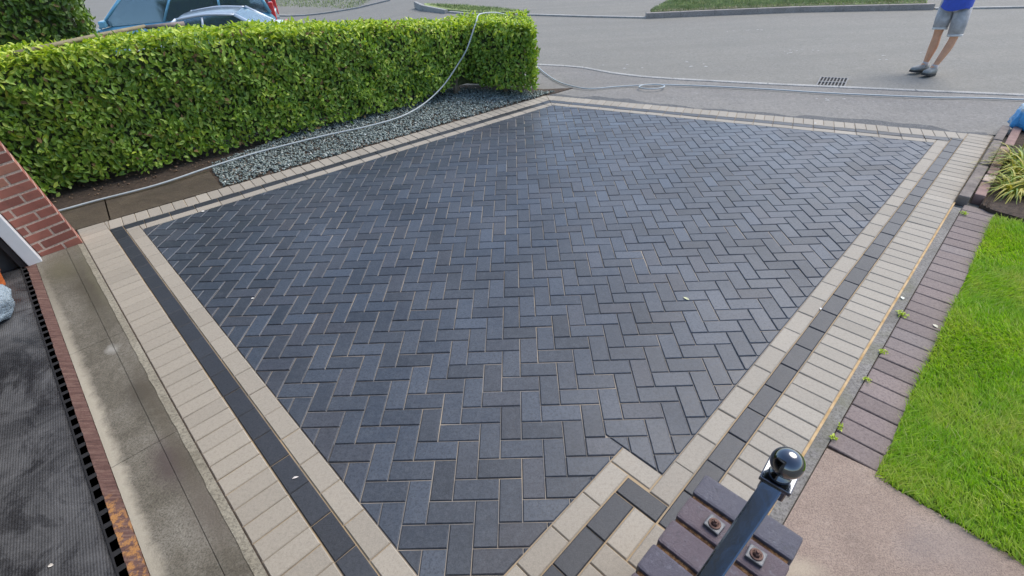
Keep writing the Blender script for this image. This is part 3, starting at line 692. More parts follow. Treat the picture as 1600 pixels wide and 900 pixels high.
for (v0, v1) in ((-0.8, 1.285), (1.288, 2.385), (2.388, 3.962)):
    prism(bm, uvq(-0.725, -0.5215, v0, v1), -0.06, 0.006); prism(bm, uvq(-0.519, -0.436, v0, v1), -0.06, 0.0055)
tag(obj('threshold', bm, m_thr), 'stained grey concrete apron in front of the garage', 'threshold', kind='structure')
m_mort = concrete('mortar_fillet', (0.27, 0.245, 0.19), (0.19, 0.17, 0.125), (0.34, 0.315, 0.25))
bm = bmesh.new(); n_ = 90; top = []; 
for i in range(n_ + 1):
    v = -0.8 + (4.76) * i / n_; e = -0.4375 - abs(random.gauss(0, 0.0018)) - 0.001 * math.sin(i * 1.7)
    top.append((bm.verts.new(W(-0.4025, v, 0.000)), bm.verts.new(W(-0.420, v, 0.004)), bm.verts.new(W(e, v, 0.0085))))
for a, b in zip(top[:-1], top[1:]):
    bm.faces.new((a[0], b[0], b[1], a[1])); bm.faces.new((a[1], b[1], b[2], a[2]))
tag(obj('threshold_fillet', bm, m_mort), 'pale mortar line between garage apron and buff border', 'threshold', kind='structure')
bm = bmesh.new(); prism(bm, uvq(-0.405, -0.398, -0.8, 3.96), -0.05, -0.003)
tag(obj('threshold_joint', bm, m_soil), 'dark dirty joint beside the mortar line', 'threshold', kind='structure')
# timber sill
k = N('rotten_wood', 0.8, 0.4)
mp = k.n('ShaderNodeMapping'); mp.inputs['Rotation'].default_value = (0, 0, R(45)); mp.inputs['Scale'].default_value = (1, 14, 1); k.l(k.co, mp.inputs['Vector'])
a = k.ramp(k.noise(6, 6, 0.75, co=mp.outputs[0]), [(0.3, (0.06, 0.032, 0.028)), (0.5, (0.155, 0.085, 0.072)), (0.72, (0.26, 0.17, 0.135))])
mp2 = k.n('ShaderNodeMapping', vector_type='TEXTURE'); mp2.inputs['Location'].default_value = (W(-0.775, 0.80)[0] * .95 + .025, W(-0.775, 0.80)[1] * .95 + .025, 0); mp2.inputs['Rotation'].default_value = (0, 0, R(-45)); mp2.inputs['Scale'].default_value = (0.36, 0.06, 1e6)
k.l(k.mix(0.05, k.co, k.noise(30, 5, .8, out='Color')), mp2.inputs['Vector'])
gq = k.n('ShaderNodeVectorMath', operation='LENGTH'); k.l(mp2.outputs[0], gq.inputs[0])
rot_f = k.math('MULTIPLY', k.ramp(gq.outputs['Value'], [(0.7, 1.0), (1.0, 0.0)]), k.ramp(k.noise(26, 5, .75), [(0.48, 0.0), (0.56, 1.0)]))
k.color(k.mix(rot_f, a, (0.44, 0.22, 0.08))); k.bump(k.noise(40, 6, 0.8), 0.006); m_rot = k.m
bm = bmesh.new(); n_ = 200; L1 = []; 
for i in range(n_ + 1):
    v = -0.8 + 4.68 * i / n_; e1 = -0.728 + random.gauss(0, 0.0015); e2 = -0.806 + random.gauss(0, 0.002); zz = 0.006 + random.gauss(0, 0.0012)
    L1.append([bm.verts.new(W(e1 + 0.003, v, -0.02)), bm.verts.new(W(e1, v, zz)), bm.verts.new(W(e2, v, zz - 0.002)), bm.verts.new(W(e2 - 0.002, v, -0.02))])
for a_, b_ in zip(L1[:-1], L1[1:]):
    for q in range(3): bm.faces.new((a_[q], a_[q + 1], b_[q + 1], b_[q]))
tag(obj('sill', bm, m_rot), 'long reddish brown rotting timber strip between apron and black matting', 'sill')
# floor and rubber mat
m_floor = plain('garage_floor', (0.03, 0.03, 0.032), 0.8, var=0.2, sc_=8)
bm = bmesh.new(); prism(bm, uvq(-5.5, -0.79, -0.75, 3.95), -0.08, -0.012)
tag(obj('garage_floor', bm, m_floor), 'dark garage floor under the matting', 'floor', kind='structure')
k = N('ribbed_rubber', 0.5, 0.5)
mp = k.n('ShaderNodeMapping'); mp.inputs['Rotation'].default_value = (0, 0, R(-38)); k.l(k.co, mp.inputs['Vector'])
wv = k.n('ShaderNodeTexWave'); wv.inputs['Scale'].default_value = 30; wv.inputs['Distortion'].default_value = 0.5; wv.inputs['Detail'].default_value = 1; k.l(mp.outputs[0], wv.inputs['Vector'])
wet = k.noise(2.2, 6, 0.75, dist=1.0); dust = k.noise(3.1, 6, 0.7, dist=0.8); fine = k.noise(140, 3)
a = k.ramp(fine, [(0.35, (0.030, 0.031, 0.034)), (0.7, (0.066, 0.067, 0.072))])
a = k.mix(k.ramp(dust, [(0.42, 0.0), (0.68, 0.6)]), a, (0.17, 0.173, 0.18))
a = k.mix(k.ramp(wet, [(0.40, 0.65), (0.50, 0.0)]), a, (0.02, 0.02, 0.023))
k.color(a); k.roughness(k.ramp(wet, [(0.40, 0.22), (0.52, 0.60)]))
k.bump(k.math('ADD', k.math('MULTIPLY', wv.outputs['Fac'], 0.7), k.math('MULTIPLY', fine, 0.5)), 0.0011); m_mat = k.m
m_peg = plain('black_rubber', (0.018, 0.018, 0.02), 0.6)
bm = bmesh.new(); prism(bm, uvq(-5.3, -0.812, -0.7, 3.90), -0.010, 0.001)
tag(obj('rubber_mat', bm, [m_mat]), 'dark grey ribbed rubber mat with a toothed edge on the garage floor', 'mat')
matobj = bpy.data.objects['rubber_mat']
cmb = [(-0.8115, -0.69)]; v = -0.66
while v < 3.85:
    cmb += [(-0.8105, v - 0.014), (-0.783 + random.uniform(-.002, .002), v - 0.013), (-0.783 + random.uniform(-.002, .002), v + 0.013), (-0.8105, v + 0.014)]; v += 0.0815
cmb += [(-0.8105, 3.88), (-0.818, 3.88), (-0.818, -0.69)]
bm = bmesh.new(); prism(bm, [W(a_, b_)[:2] for a_, b_ in cmb], 0.0, 0.0105); bmesh.ops.triangulate(bm, faces=[f for f in bm.faces if len(f.verts) > 4])
t_ = obj('toothed_edge', bm, m_peg, matobj)

# garage building, leaning with true vertical
qup = Vector((0, 0, 1)).rotation_difference(UP)
gb = W(-0.404, 3.965); ga = empty('garage', gb, quat=qup)
def G(u, v, z=0.0): return W(u, v, z) - Vector(gb)
def garage_brick_mat(name):
    k = N(name, 0.85, 0.3); isl = k.island()
    a = k.ramp(isl, [(0.0, (0.24, 0.095, 0.075)), (0.5, (0.33, 0.120, 0.090)), (0.85, (0.38, 0.15, 0.11)), (1.0, (0.46, 0.22, 0.15))])
    a = k.mix(k.ramp(k.noise(70, 5, .8), [(0.5, 0.0), (0.75, 0.5)]), a, (0.34, 0.18, 0.14))
    a = k.mix(k.ramp(k.noise(12, 4, .8), [(0.5, 0.0), (0.75, 0.5)]), a, (0.10, 0.05, 0.045))
    k.color(a); k.bump(k.noise(120, 4, .8), 0.002); return k.m
m_brick = garage_brick_mat('red_brick')
m_mortar = concrete('brick_mortar', (0.72, 0.56, 0.46), (0.60, 0.46, 0.37), (0.78, 0.64, 0.54))
def face_course(bm, u0, u1, v0, v1, k, h=0.0590, pitch=0.075, z0=0.004):
    """bricks around a pier u0..u1, v0..v1, course k; stretchers on the reveal with alternating bond"""
    z = z0 + k * pitch + h / 2; c = 0.0; 
    if k % 2 == 0: cuts = [u0, u1 - 0.113, u1]
    else: cuts = [u0, u0 + 0.052, u1]
    for a, b in zip(cuts[:-1], cuts[1:]):
        aa = a + (0.0075 if a != u0 else 0); bb_ = b - (0.0075 if b != u1 else 0)
        box(bm, G((aa + bb_) / 2, (v0 + v1) / 2, z), (bb_ - aa, v1 - v0, h), R(45), 0.003)
bm = bmesh.new()
for c_ in range(0, 31): face_course(bm, -0.680, -0.404, 3.965, 4.180, c_)
obj('brick_pier', bm, m_brick, ga)
bm = bmesh.new(); box(bm, G(-0.5425, 4.075, 1.1), (0.2745, 0.2135, 2.6), R(45)); obj('mortar', bm, m_mortar, ga)
k = N('brick_wall', 0.85, 0.3); bt = k.n('ShaderNodeTexBrick'); bt.inputs['Scale'].default_value = 1.0
bt.inputs['Brick Width'].default_value = 0.225; bt.inputs['Row Height'].default_value = 0.075; bt.inputs['Mortar Size'].default_value = 0.01
bt.inputs['Color1'].default_value = (0.20, 0.078, 0.06, 1); bt.inputs['Color2'].default_value = (0.28, 0.10, 0.07, 1); bt.inputs['Mortar'].default_value = (0.45, 0.36, 0.28, 1)
mp = k.n('ShaderNodeMapping'); mp.inputs['Rotation'].default_value = (R(90), 0, 0); k.l(k.co, mp.inputs['Vector']); k.l(mp.outputs[0], bt.inputs['Vector'])
k.color(bt.outputs['Color']); m_bwall = k.m
m_dark = plain('garage_wall_inside', (0.10, 0.10, 0.10), 0.9)
bm = bmesh.new(); box(bm, G(-3.1, 4.08, 1.0), (4.83, 0.21, 3.0), R(45)); box(bm, G(-5.5, 1.7, 1.0), (0.2, 4.4, 3.2), R(45)); box(bm, G(-3.1, -0.72, 1.0), (5.3, 0.22, 3.4), R(45))
obj('wall', bm, m_dark, ga)
bm = bmesh.new(); box(bm, G(-2.98, 1.75, 2.42), (5.4, 4.9, 0.16), R(45), 0.01); obj('roof', bm, m_dark, ga)
bm = bmesh.new(); box(bm, G(-0.55, 1.7, 2.25), (0.28, 4.7, 0.20), R(45), 0.005); obj('lintel', bm, m_white, ga)
bm = bmesh.new(); box(bm, G(-0.727, 3.915, 1.07), (0.088, 0.090, 2.16), R(45), 0.005); obj('door_frame', bm, m_white, ga)
bm = bmesh.new(); box(bm, G(-0.727, -0.56, 1.07), (0.088, 0.090, 2.6), R(45), 0.005); obj('door_frame', bm, m_white, ga)
bm = bmesh.new(); box(bm, G(-0.796, 3.90, 1.07), (0.042, 0.035, 2.12), R(45), 0.003); obj('door_track', bm, plain('dark_track', (0.03, 0.03, 0.033), 0.5), ga)
tag(ga, 'red brick garage end pier with white upvc door frame and open dark doorway', 'garage')
# things stored just inside the garage
m_plas = plain('pale_blue_plastic', (0.36, 0.44, 0.50), 0.25, var=0.3, sc_=9, bump=0.02)
bm = bmesh.new(); bmesh.ops.create_icosphere(bm, subdivisions=3, radius=1.0)
c = W(-0.98, 3.30)
for v in bm.verts:
    d = v.co.copy(); nz = 1 + 0.10 * math.sin(d.x * 7 + d.z * 5) + 0.07 * math.sin(d.y * 11 + 2) + 0.04 * math.sin(d.x * 23 - d.z * 17)
    v.co = Vector((d.x * 0.19 * nz, d.y * 0.16 * nz, max(-0.02, 0.12 + d.z * 0.13 * nz)))
o = obj('plastic_sack', bm, m_plas, smooth=True); o.location = W(-1.055, 3.215); o.rotation_euler = (0, 0, R(20))
tag(o, 'crumpled pale blue plastic sack on the black matting', 'sack')
bm = bmesh.new(); lathe(bm, [(0.055, 0.0), (0.075, 0.11), (0.082, 0.11), (0.082, 0.135), (0.070, 0.135), (0.06, 0.02)], 24)
o = obj('plant_pot', bm, plain('orange_plastic', (0.55, 0.14, 0.035), 0.5), smooth=False); o.location = W(-0.98, 3.71, 0.002)
tag(o, 'orange pot just inside the garage door frame', 'pot')

# ------------------------------------------------------------------ low brick wall with gate post
lw = empty('brick_wall', W(0.25, -0.945, 0))
def Lw(u, v, z=0.0): return W(u, v, z) - Vector(lw.location)
k = N('blue_engineering_brick', 0.38, 0.5); isl = k.island()
a = k.ramp(isl, [(0.0, (0.06, 0.078, 0.115)), (0.3, (0.105, 0.074, 0.085)), (0.5, (0.055, 0.08, 0.115)), (0.75, (0.12, 0.082, 0.09)), (1.0, (0.06, 0.082, 0.115))], 'LINEAR')
a = k.mix(k.ramp(k.noise(55, 6, .8), [(0.55, 0.0), (0.7, 0.55)]), a, (0.22, 0.22, 0.25))
a = k.mix(k.ramp(k.noise(22, 5, .8), [(0.3, 0.6), (0.45, 0.0)]), a, (0.03, 0.03, 0.036))
k.color(a); k.roughness(k.ramp(k.noise(14, 4), [(0.3, 0.22), (0.7, 0.5)])); k.bump(k.noise(38, 7, .85), 0.006); m_blue = k.m
k = N('rusty_mortar', 0.95, 0.2); k.color(k.ramp(k.noise(45, 6, .8), [(0.35, (0.022, 0.016, 0.014)), (0.52, (0.13, 0.07, 0.035)), (0.66, (0.36, 0.21, 0.10))])); k.bump(k.noise(60, 5, .8), 0.01); m_rust = k.m
ZT = 0.50; pit = 0.1035
bm = bmesh.new(); kq = 0; u1 = 0.783
while u1 > -0.75:
    uc = u1 - 0.0465 - 0.001; sh = random.uniform(-0.003, 0.003)
    box(bm, Lw(uc, -0.946 + sh, ZT - 0.035), (0.0885, 0.304, 0.07), R(45) + R(random.uniform(-.6, .6)), 0.009); u1 -= pit
obj('coping', bm, m_blue, lw)
bm = bmesh.new(); box(bm, Lw(0.0, -0.946, ZT - 0.045), (1.52, 0.288, 0.066), R(45)); obj('mortar', bm, m_rust, lw)
bm = bmesh.new()
for c_ in range(5):
    z = ZT - 0.07 - 0.0375 - c_ * 0.075
    if z < 0.03: continue
    u1 = 0.76 - (0.11 if c_ % 2 else 0)
    if c_ % 2: box(bm, Lw(0.76 - 0.048, -0.946, z), (0.098, 0.26, 0.065), R(45), 0.003)
    while u1 > -0.6:
        for vv in (-0.946 + 0.0765, -0.946 - 0.0765): box(bm, Lw(u1 - 0.1075 - .004, vv, z), (0.215, 0.107, 0.065), R(45), 0.003)
        u1 -= 0.225
obj('brick_course', bm, m_brick, lw)
bm = bmesh.new(); box(bm, Lw(0.02, -0.946, 0.205), (1.45, 0.245, 0.45), R(45)); obj('core', bm, m_mortar, lw)
tag(lw, 'low brick wall topped with blue and purple engineering bricks at the foot of the picture', 'wall')
m_steel = plain('grey_painted_steel', (0.10, 0.105, 0.115), 0.42, metal=0.5, var=0.3, sc_=60, bump=0.001)
m_rustb = plain('rusty_bolt', (0.12, 0.065, 0.05), 0.55, metal=0.4, var=0.4, sc_=80, bump=0.001)
for i, (u, v, lb) in enumerate([(0.634, -0.894, 'square plate with rusty bolt left of the black post'), (0.632, -1.019, 'square plate with rusty bolt right of the black post')]):
    e = empty('bolt_plate', W(u, v, ZT), R(45) + (R(3) if i else R(-4)))
    bm = bmesh.new(); box(bm, (0, 0, 0.007), (0.044, 0.048, 0.013), None, 0.003); obj('washer', bm, m_steel, e)
    bm = bmesh.new(); lathe(bm, [(0.018, 0.0125), (0.018, 0.015), (0.0165, 0.017), (0.0125, 0.0175), (0.012, 0.015)], 24); obj('ring', bm, m_rustb, e, smooth=False)
    bm = bmesh.new(); lathe(bm, [(0.010, 0.013), (0.010, 0.024), (0.008, 0.0265)], 6); lathe(bm, [(0.0052, 0.025), (0.0052, 0.033), (0.004, 0.034)], 12); obj('bolt_head', bm, m_rustb, e)
    tag(e, lb, 'bolt plate', 'bolt plates on the low wall')
# gate post
m_shaft = plain('black_paint_sky_sheen', (0.17, 0.20, 0.235), 0.16, metal=1.0, var=0.06, coat=1.0, sc_=6, bump=0.0004)  # same black post, base colour lightened and blued to paint in the sky sheen
gp_ = Vector(W(0.412, -0.984, 1.10)) + Vector((0.019, 0.002, 0.014)); Lp = 0.60
po = empty('gate_post', gp_ - UP * Lp, quat=qup @ Quaternion((0, 0, 1), R(45 + 4)))
TL = R(38); sh_l = 0.585 / math.sin(TL) 
rs = qup.to_matrix().inverted(); 
dsh = (-W(1, 0).normalized() * math.cos(TL) - Vector((0, 0, 1)) * math.sin(TL) + W(0, 1) * 0.07).normalized()
rl = (qup @ Quaternion((0, 0, 1), R(45 + 4))).to_matrix().inverted(); dl = (rl @ dsh).normalized()
yl = (rl @ W(0, 1)).normalized(); yl = (yl - dl * yl.dot(dl)).normalized(); nl = dl.cross(yl)
rot_ = Matrix((nl, yl, dl)).transposed()
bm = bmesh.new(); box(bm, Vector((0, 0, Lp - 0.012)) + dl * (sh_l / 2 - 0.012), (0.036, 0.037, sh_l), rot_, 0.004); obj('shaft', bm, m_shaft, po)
bm = bmesh.new(); box(bm, (0, 0, Lp - 0.018), (0.047, 0.047, 0.036), None, 0.003); obj('collar', bm, m_black, po)
bm = bmesh.new(); box(bm, (0, 0, Lp + 0.006), (0.056, 0.056, 0.011), None, 0.002); obj('cap_plate', bm, m_black, po)
bm = bmesh.new(); lathe(bm, [(0.021, 0.011), (0.019, 0.016), (0.011, 0.020), (0.010, 0.030)], 28, (0, 0, Lp)); obj('neck', bm, m_black, po, smooth=True)
bm = bmesh.new(); bmesh.ops.create_uvsphere(bm, u_segments=40, v_segments=24, radius=0.0285, matrix=Matrix.Translation((0, 0, Lp + 0.053))); obj('ball_finial', bm, m_black, po, smooth=True)
tag(po, 'glossy black square metal post with round ball finial rising over the low wall', 'post')

# ------------------------------------------------------------------ hose
pts = [(-4.3, 2.75, .02), (-3.9, 2.98, .022), (-3.732, 3.083, .022), (-3.497, 3.281, .022), (-3.085, 3.579, .025), (-2.721, 3.951, .04), (-2.383, 4.284, .045), (-1.987, 4.588, .045), (-1.677, 4.801, .045),
       (-1.273, 5.041, .045), (-0.928, 5.338, 0.055), (-0.69, 5.72, 0.097), (-0.466, 6.001, 0.233), (-0.262, 6.15, 0.45), (-0.118, 6.19, 0.640), (0.010, 6.33, 0.905),
       (0.08, 6.55, 0.985), (0.40, 6.95, 0.90), (0.62, 7.30, 0.60), (0.72, 7.70, 0.20), (0.78, 7.95, 0.03), (0.864, 7.80, .012), (0.96, 7.381, .008), (1.109, 6.883, .006), (1.292, 6.562, .006),
       (1.545, 6.348, .006), (1.913, 6.386, .006), (2.25, 6.405, .006), (2.42, 6.40, .01), (2.56, 6.33, .018), (2.58, 6.22, .022), (2.46, 6.14, .022), (2.31, 6.16, .022), (2.24, 6.26, .020), (2.31, 6.36, .018), (2.48, 6.39, .012), (2.68, 6.345, .008),
       (3.135, 6.215, .006), (3.897, 5.925, .006), (4.589, 5.62, .006), (5.581, 5.29, .006), (6.521, 5.04, .006), (9.5, 3.9, .006)]
bm = bmesh.new(); tube(bm, smooth_path(pts, 8), 0.0092, 8)
tag(obj('hose', bm, m_hose, smooth=True), 'long pale grey hose trailing over gravel and hedge and along the kerb', 'hose')
bm = bmesh.new(); tube(bm, [(-3.825, 3.70, 1.235), (-3.73, 4.10, 1.235), (-3.62, 4.55, 1.235), (-3.507, 5.05, 1.225)], [0.022, 0.022, 0.021, 0.019], 8)
tag(obj('wooden_pole', bm, plain('weathered_wood', (0.24, 0.20, 0.12), 0.8, var=0.25), smooth=True), 'thin brown pole lying along the top of the hedge', 'pole')
bm = bmesh.new(); tube(bm, [(-3.50, 5.05, 1.215), (-3.34, 5.22, 1.20), (-3.22, 5.31, 1.19)], [0.02, 0.03, 0.035], 8)
tag(obj('tool_head', bm, plain('grey_tool', (0.22, 0.18, 0.16), 0.7), smooth=True), 'short greyish brown tool end at the tip of the pole on the hedge', 'tool')

# ------------------------------------------------------------------ drain grate
P4 = [Vector((4.600, 6.060, 0)), Vector((4.917, 5.950, 0)), Vector((5.168, 6.330, 0)), Vector((4.861, 6.455, 0))]
dr = empty('drain_grate', sum(P4, Vector()) / 4); dc = Vector(dr.location)
bm = bmesh.new(); prism(bm, [p - dc for p in P4], -0.026, -0.022); obj('pit', bm, plain('drain_dark', (0.008, 0.008, 0.008), 0.9), dr)
bm = bmesh.new()
def q4(s, t): return (P4[0] * (1 - s) + P4[1] * s) * (1 - t) + (P4[3] * (1 - s) + P4[2] * s) * t - dc
def bar(s0, s1, t0, t1): prism(bm, [q4(s0, t0), q4(s1, t0), q4(s1, t1), q4(s0, t1)], -0.0215, -0.0085)
nb = 8
for i in range(nb + 1): bar(i / nb - 0.022 if i else -0.03, i / nb + 0.022 if i < nb else 1.03, 0.0, 1.0)
bar(-0.03, 1.03, -0.05, -0.0005); bar(-0.03, 1.03, 1.0005, 1.05)
for i in range(nb): bar(i / nb + 0.0225, (i + 1) / nb - 0.0225, 0.47, 0.53)
obj('grille', bm, plain('worn_iron', (0.20, 0.20, 0.195), 0.7, var=0.2), dr)
tag(dr, 'small slotted iron drain grate in the road by the kerb', 'drain')

# worn paint and scuff marks on the tarmac
m_chalk = plain('worn_white_mark', (0.46, 0.46, 0.44), 0.9, var=0.2, sc_=30)
bm = bmesh.new()
for (cx_, cy_, n_, sx_, sy_) in ((5.15, 10.15, 7, 0.42, 0.05), (5.30, 8.15, 9, 0.40, 0.12), (3.35, 7.5, 5, 0.25, 0.3), (2.3, 7.6, 4, 0.4, 0.25), (6.6, 7.6, 5, 0.5, 0.3), (4.4, 5.45, 4, 0.3, 0.05)):
    for _ in range(n_):
        x = cx_ + random.uniform(-sx_, sx_); y = cy_ + random.uniform(-sy_, sy_); a_ = random.uniform(0, 3.1); l_ = random.uniform(.012, .05); w2 = random.uniform(.006, .018)
        z_ = -0.010 if y < 5.9 else -0.0262
        vs_ = [bm.verts.new((x + math.cos(a_ + t) * (l_ if q % 2 else w2 * 1.5), y + math.sin(a_ + t) * (l_ if q % 2 else w2 * 1.5) * .6, z_)) for q, t in enumerate((0, .9, 1.7, 2.8, 3.7, 4.9))]
        bm.faces.new(vs_)
tag(obj('road_marks', bm, m_chalk), 'scattered pale scuffs and specks on the tarmac', 'road', kind='structure')

# ------------------------------------------------------------------ small litter
def small_leaf(name, x, y, L, Wd, rz, c, label, z=0.003, grp='pale fallen leaves and petals on the paving'):
    V, F = [], []
    bm = bmesh.new(); vs = [bm.verts.new(p) for p in ((-L / 2, 0, 0), (-L * .15, Wd / 2, .004), (L * .2, Wd * .45, .003), (L / 2, 0, .001), (L * .2, -Wd * .45, .003), (-L * .15, -Wd / 2, .004), (0, 0, 0.0005))]
    for i in range(6): bm.faces.new((vs[i], vs[(i + 1) % 6], vs[6]))
    o = obj(name, bm, plain(name + '_tint', c, 0.6)); o.location = (x, y, z); o.rotation_euler = (0, 0, rz); tag(o, label, 'leaf', grp); return o
small_leaf('fallen_leaf', 1.561, 1.517, 0.045, 0.018, R(-50), (0.62, 0.62, 0.38), 'pale yellow curled leaf lying on the charcoal blocks')
small_leaf('petal', -1.304, 1.677, 0.022, 0.013, R(20), (0.8, 0.78, 0.74), 'white fleck on the charcoal blocks near the garage side')
small_leaf('petal', *W(-0.14, 0.60)[:2], 0.030, 0.010, R(20), (0.75, 0.7, 0.66), 'long pale fleck on the left charcoal border line')
small_leaf('petal', *W(2.62, -0.676)[:2], 0.018, 0.013, R(70), (0.8, 0.78, 0.74), 'white fleck on the buff line of the right border')
small_leaf('petal', 1.788 * 0 + W(3.05, -1.00)[0], W(3.05, -1.00)[1], 0.03, 0.02, R(70), (0.75, 0.74, 0.62), 'pale leaf bit on the concrete haunch beside the brown bricks')
small_leaf('petal', *W(2.88, -1.20)[:2], 0.035, 0.02, R(100), (0.66, 0.62, 0.5), 'cream leaf on the brown bricks by the lawn edge')
small_leaf('petal', *W(5.95, 0.50)[:2], 0.03, 0.02, R(10), (0.8, 0.8, 0.78), 'white fleck on the road side border')
small_leaf('petal', -2.33, 3.0, 0.03, 0.022, R(10), (0.8, 0.78, 0.72), 'white fleck on the hedge side border')
small_leaf('petal', *W(-1.0, 0.95)[:2], 0.022, 0.014, R(10), (0.7, 0.66, 0.6), 'pale fleck on the black rubber mat')
# weeds
def weed(u, v, lb, n=26, r=0.03):
    a = rng.uniform(0, 6.28, n); rr = rng.uniform(0, r, n); b = W(u, v)
    P = np.c_[rr * np.cos(a), rr * np.sin(a), rng.uniform(0.0, 0.012, n)]; Nn = np.c_[np.cos(a) * .5, np.sin(a) * .5, np.ones(n)]; Nn /= np.linalg.norm(Nn, axis=1)[:, None]
    V, F = leaves(P, Nn, (0.012, 0.025), (0.006, 0.011)); o = pymesh('weed', V, F, [m_leafn]); o.location = b; tag(o, lb, 'weed', 'weeds in the edge of the brown bricks')
weed(2.867, -1.040, 'largest green weed tuft beside the brown bricks', 40, 0.035)
weed(2.455, -1.045, 'second weed tuft up from the pink slab', 22, 0.022)
weed(2.180, -1.045, 'small flat weed between the haunch and brown bricks', 18, 0.02)
weed(1.773, -1.045, 'yellowish weed next to the lowest brown bricks', 14, 0.016)
weed(1.690, -1.045, 'weed at the corner of the pink slab', 14, 0.014)
weed(4.52, -1.06, 'weed at the end of the dark edging boards', 26, 0.03)

# ------------------------------------------------------------------ plants in the bed
m_strapy = leafmat('yellow_strap_leaf', [(0.0, (0.36, 0.38, 0.06)), (0.5, (0.62, 0.54, 0.09)), (1.0, (0.72, 0.54, 0.14))], 0.5, 0.3)
m_strapg = leafmat('green_strap_leaf', [(0.0, (0.16, 0.28, 0.05)), (0.5, (0.32, 0.44, 0.08)), (1.0, (0.48, 0.54, 0.12))], 0.5, 0.3)
def strap_plant(name, u, v, r, n, Lr, wd, label, grp):
    V = []; F = []; mi = []
    for i in range(n):
        a = random.uniform(0, 6.283); L = random.uniform(*Lr); r0 = random.uniform(0, r); bx_, by_ = r0 * math.cos(a), r0 * math.sin(a)
        a2 = a + random.gauss(0, 0.5); el = random.uniform(0.7, 1.35); x, y, z = bx_, by_, 0.0; sx, sy = -math.sin(a2), math.cos(a2); nseg = 6; b = len(V); w0 = wd * random.uniform(.7, 1.2)
        for s in range(nseg + 1):
            ww = w0 * (1 - (s / nseg) ** 2.2) + 0.0008
            V.append((x - sx * ww / 2, y - sy * ww / 2, z)); V.append((x + sx * ww / 2, y + sy * ww / 2, z + ww * .2))
            x += math.cos(a2) * math.cos(el) * L / nseg; y += math.sin(a2) * math.cos(el) * L / nseg; z = max(0.012, z + math.sin(el) * L / nseg); el -= random.uniform(0.26, 0.42)
        m_ = 0 if random.random() < 0.5 else 1
        for s in range(nseg): F.append((b + 2 * s, b + 2 * s + 1, b + 2 * s + 3, b + 2 * s + 2)); mi.append(m_)
    o = pymesh(name, V, F, [m_strapy, m_strapg], midx=mi); o.location = W(u, v, 0.015); tag(o, label, 'plant', grp); return o
gg = 'yellowing strap leaved plants in the flower bed'
strap_plant('strap_leaf_plant', 5.28, -1.42, 0.09, 130, (0.22, 0.42), 0.018, 'nearest yellowing strap leaved plant drooping towards the lawn', gg)
strap_plant('strap_leaf_plant', 5.55, -1.30, 0.10, 130, (0.22, 0.42), 0.016, 'yellow strap leaved plant spilling over the edging boards', gg)
strap_plant('strap_leaf_plant', 5.55, -1.75, 0.10, 110, (0.25, 0.45), 0.018, 'strap leaved plant furthest right and nearest the lawn', gg)
strap_plant('strap_leaf_plant', 5.95, -1.50, 0.12, 120, (0.22, 0.42), 0.018, 'greener strap leaved plant in the middle of the bed', gg)
strap_plant('strap_leaf_plant', 6.15, -1.95, 0.12, 120, (0.25, 0.45), 0.018, 'green strap leaved plant at the right side behind the others', gg)
strap_plant('strap_leaf_plant', 5.12, -1.27, 0.07, 90, (0.18, 0.32), 0.015, 'small yellow strap leaved plant at the corner nearest the brown bricks', gg)
strap_plant('strap_leaf_plant', 5.85, -1.27, 0.10, 120, (0.20, 0.36), 0.016, 'yellow green strap leaved plant behind the long brown edging stone', gg)
m_bush = leafmat('small_bush_leaf', [(0.0, (0.05, 0.08, 0.02)), (1.0, (0.17, 0.20, 0.06))])
n = 900; d = rng.normal(size=(n, 3)); d /= np.linalg.norm(d, axis=1)[:, None]; d[:, 2] = np.abs(d[:, 2]); P = d * np.array([0.28, 0.28, 0.2]) * rng.uniform(.5, 1, (n, 1))
V, F = leaves(P, d, (0.025, 0.05), (0.012, 0.022)); o = pymesh('low_bush', V, F, [m_bush]); o.location = W(6.62, -1.55, 0.02); tag(o, 'low dark leafy bush just below the blue bag', 'bush')
e = empty('seed_head', W(5.98, -1.20, 0.02)); bm = bmesh.new(); tube(bm, [(0, 0, 0), (0.01, 0.0, .10), (0.0, 0.01, .20)], [0.006, .005, .004], 7); obj('stalk', bm, m_strapy, e)
bm = bmesh.new(); bmesh.ops.create_icosphere(bm, subdivisions=2, radius=0.022, matrix=Matrix.Translation((0, 0.01, 0.215)))
for v in bm.verts: v.co += Vector((random.gauss(0, .002), random.gauss(0, .002), random.gauss(0, .002)))
obj('head', bm, plain('pale_seed', (0.6, 0.55, 0.4), 0.8), e); tag(e, 'pale round seed head on a short stalk above the yellow leaves', 'seed head')
# blue bag
k = N('blue_bag_plastic', 0.28, 0.5)
sp_ = k.n('ShaderNodeSeparateXYZ'); k.l(k.co, sp_.inputs[0])
a = k.mix(k.ramp(sp_.outputs['Z'], [(0.17, 0.0), (0.20, 1.0)]), (0.07, 0.36, 0.72), (0.60, 0.72, 0.78))
a = k.mix(k.ramp(k.noise(11, 3), [(0.60, 0.0), (0.64, 0.7)]), a, (0.55, 0.75, 0.9)); k.color(a); k.bump(k.noise(18, 4), 0.02)
bm = bmesh.new(); bmesh.ops.create_icosphere(bm, subdivisions=4, radius=1.0)
for v in bm.verts:
    d = v.co.copy(); nz = 1 + 0.06 * math.sin(d.x * 9 + d.z * 6) + 0.05 * math.sin(d.y * 13 + 2 * d.z) + 0.03 * math.sin(d.x * 27 - d.z * 21)
    ex = 0.5; sgn = lambda t: (abs(t) ** ex) * (1 if t > 0 else -1)
    v.co = Vector((sgn(d.x) * 0.24 * nz * (1 - .22 * max(0, d.z)), sgn(d.y) * 0.13 * nz * (1 - .3 * max(0, d.z)), max(0.0, 0.125 + sgn(d.z) * 0.13 * nz)))
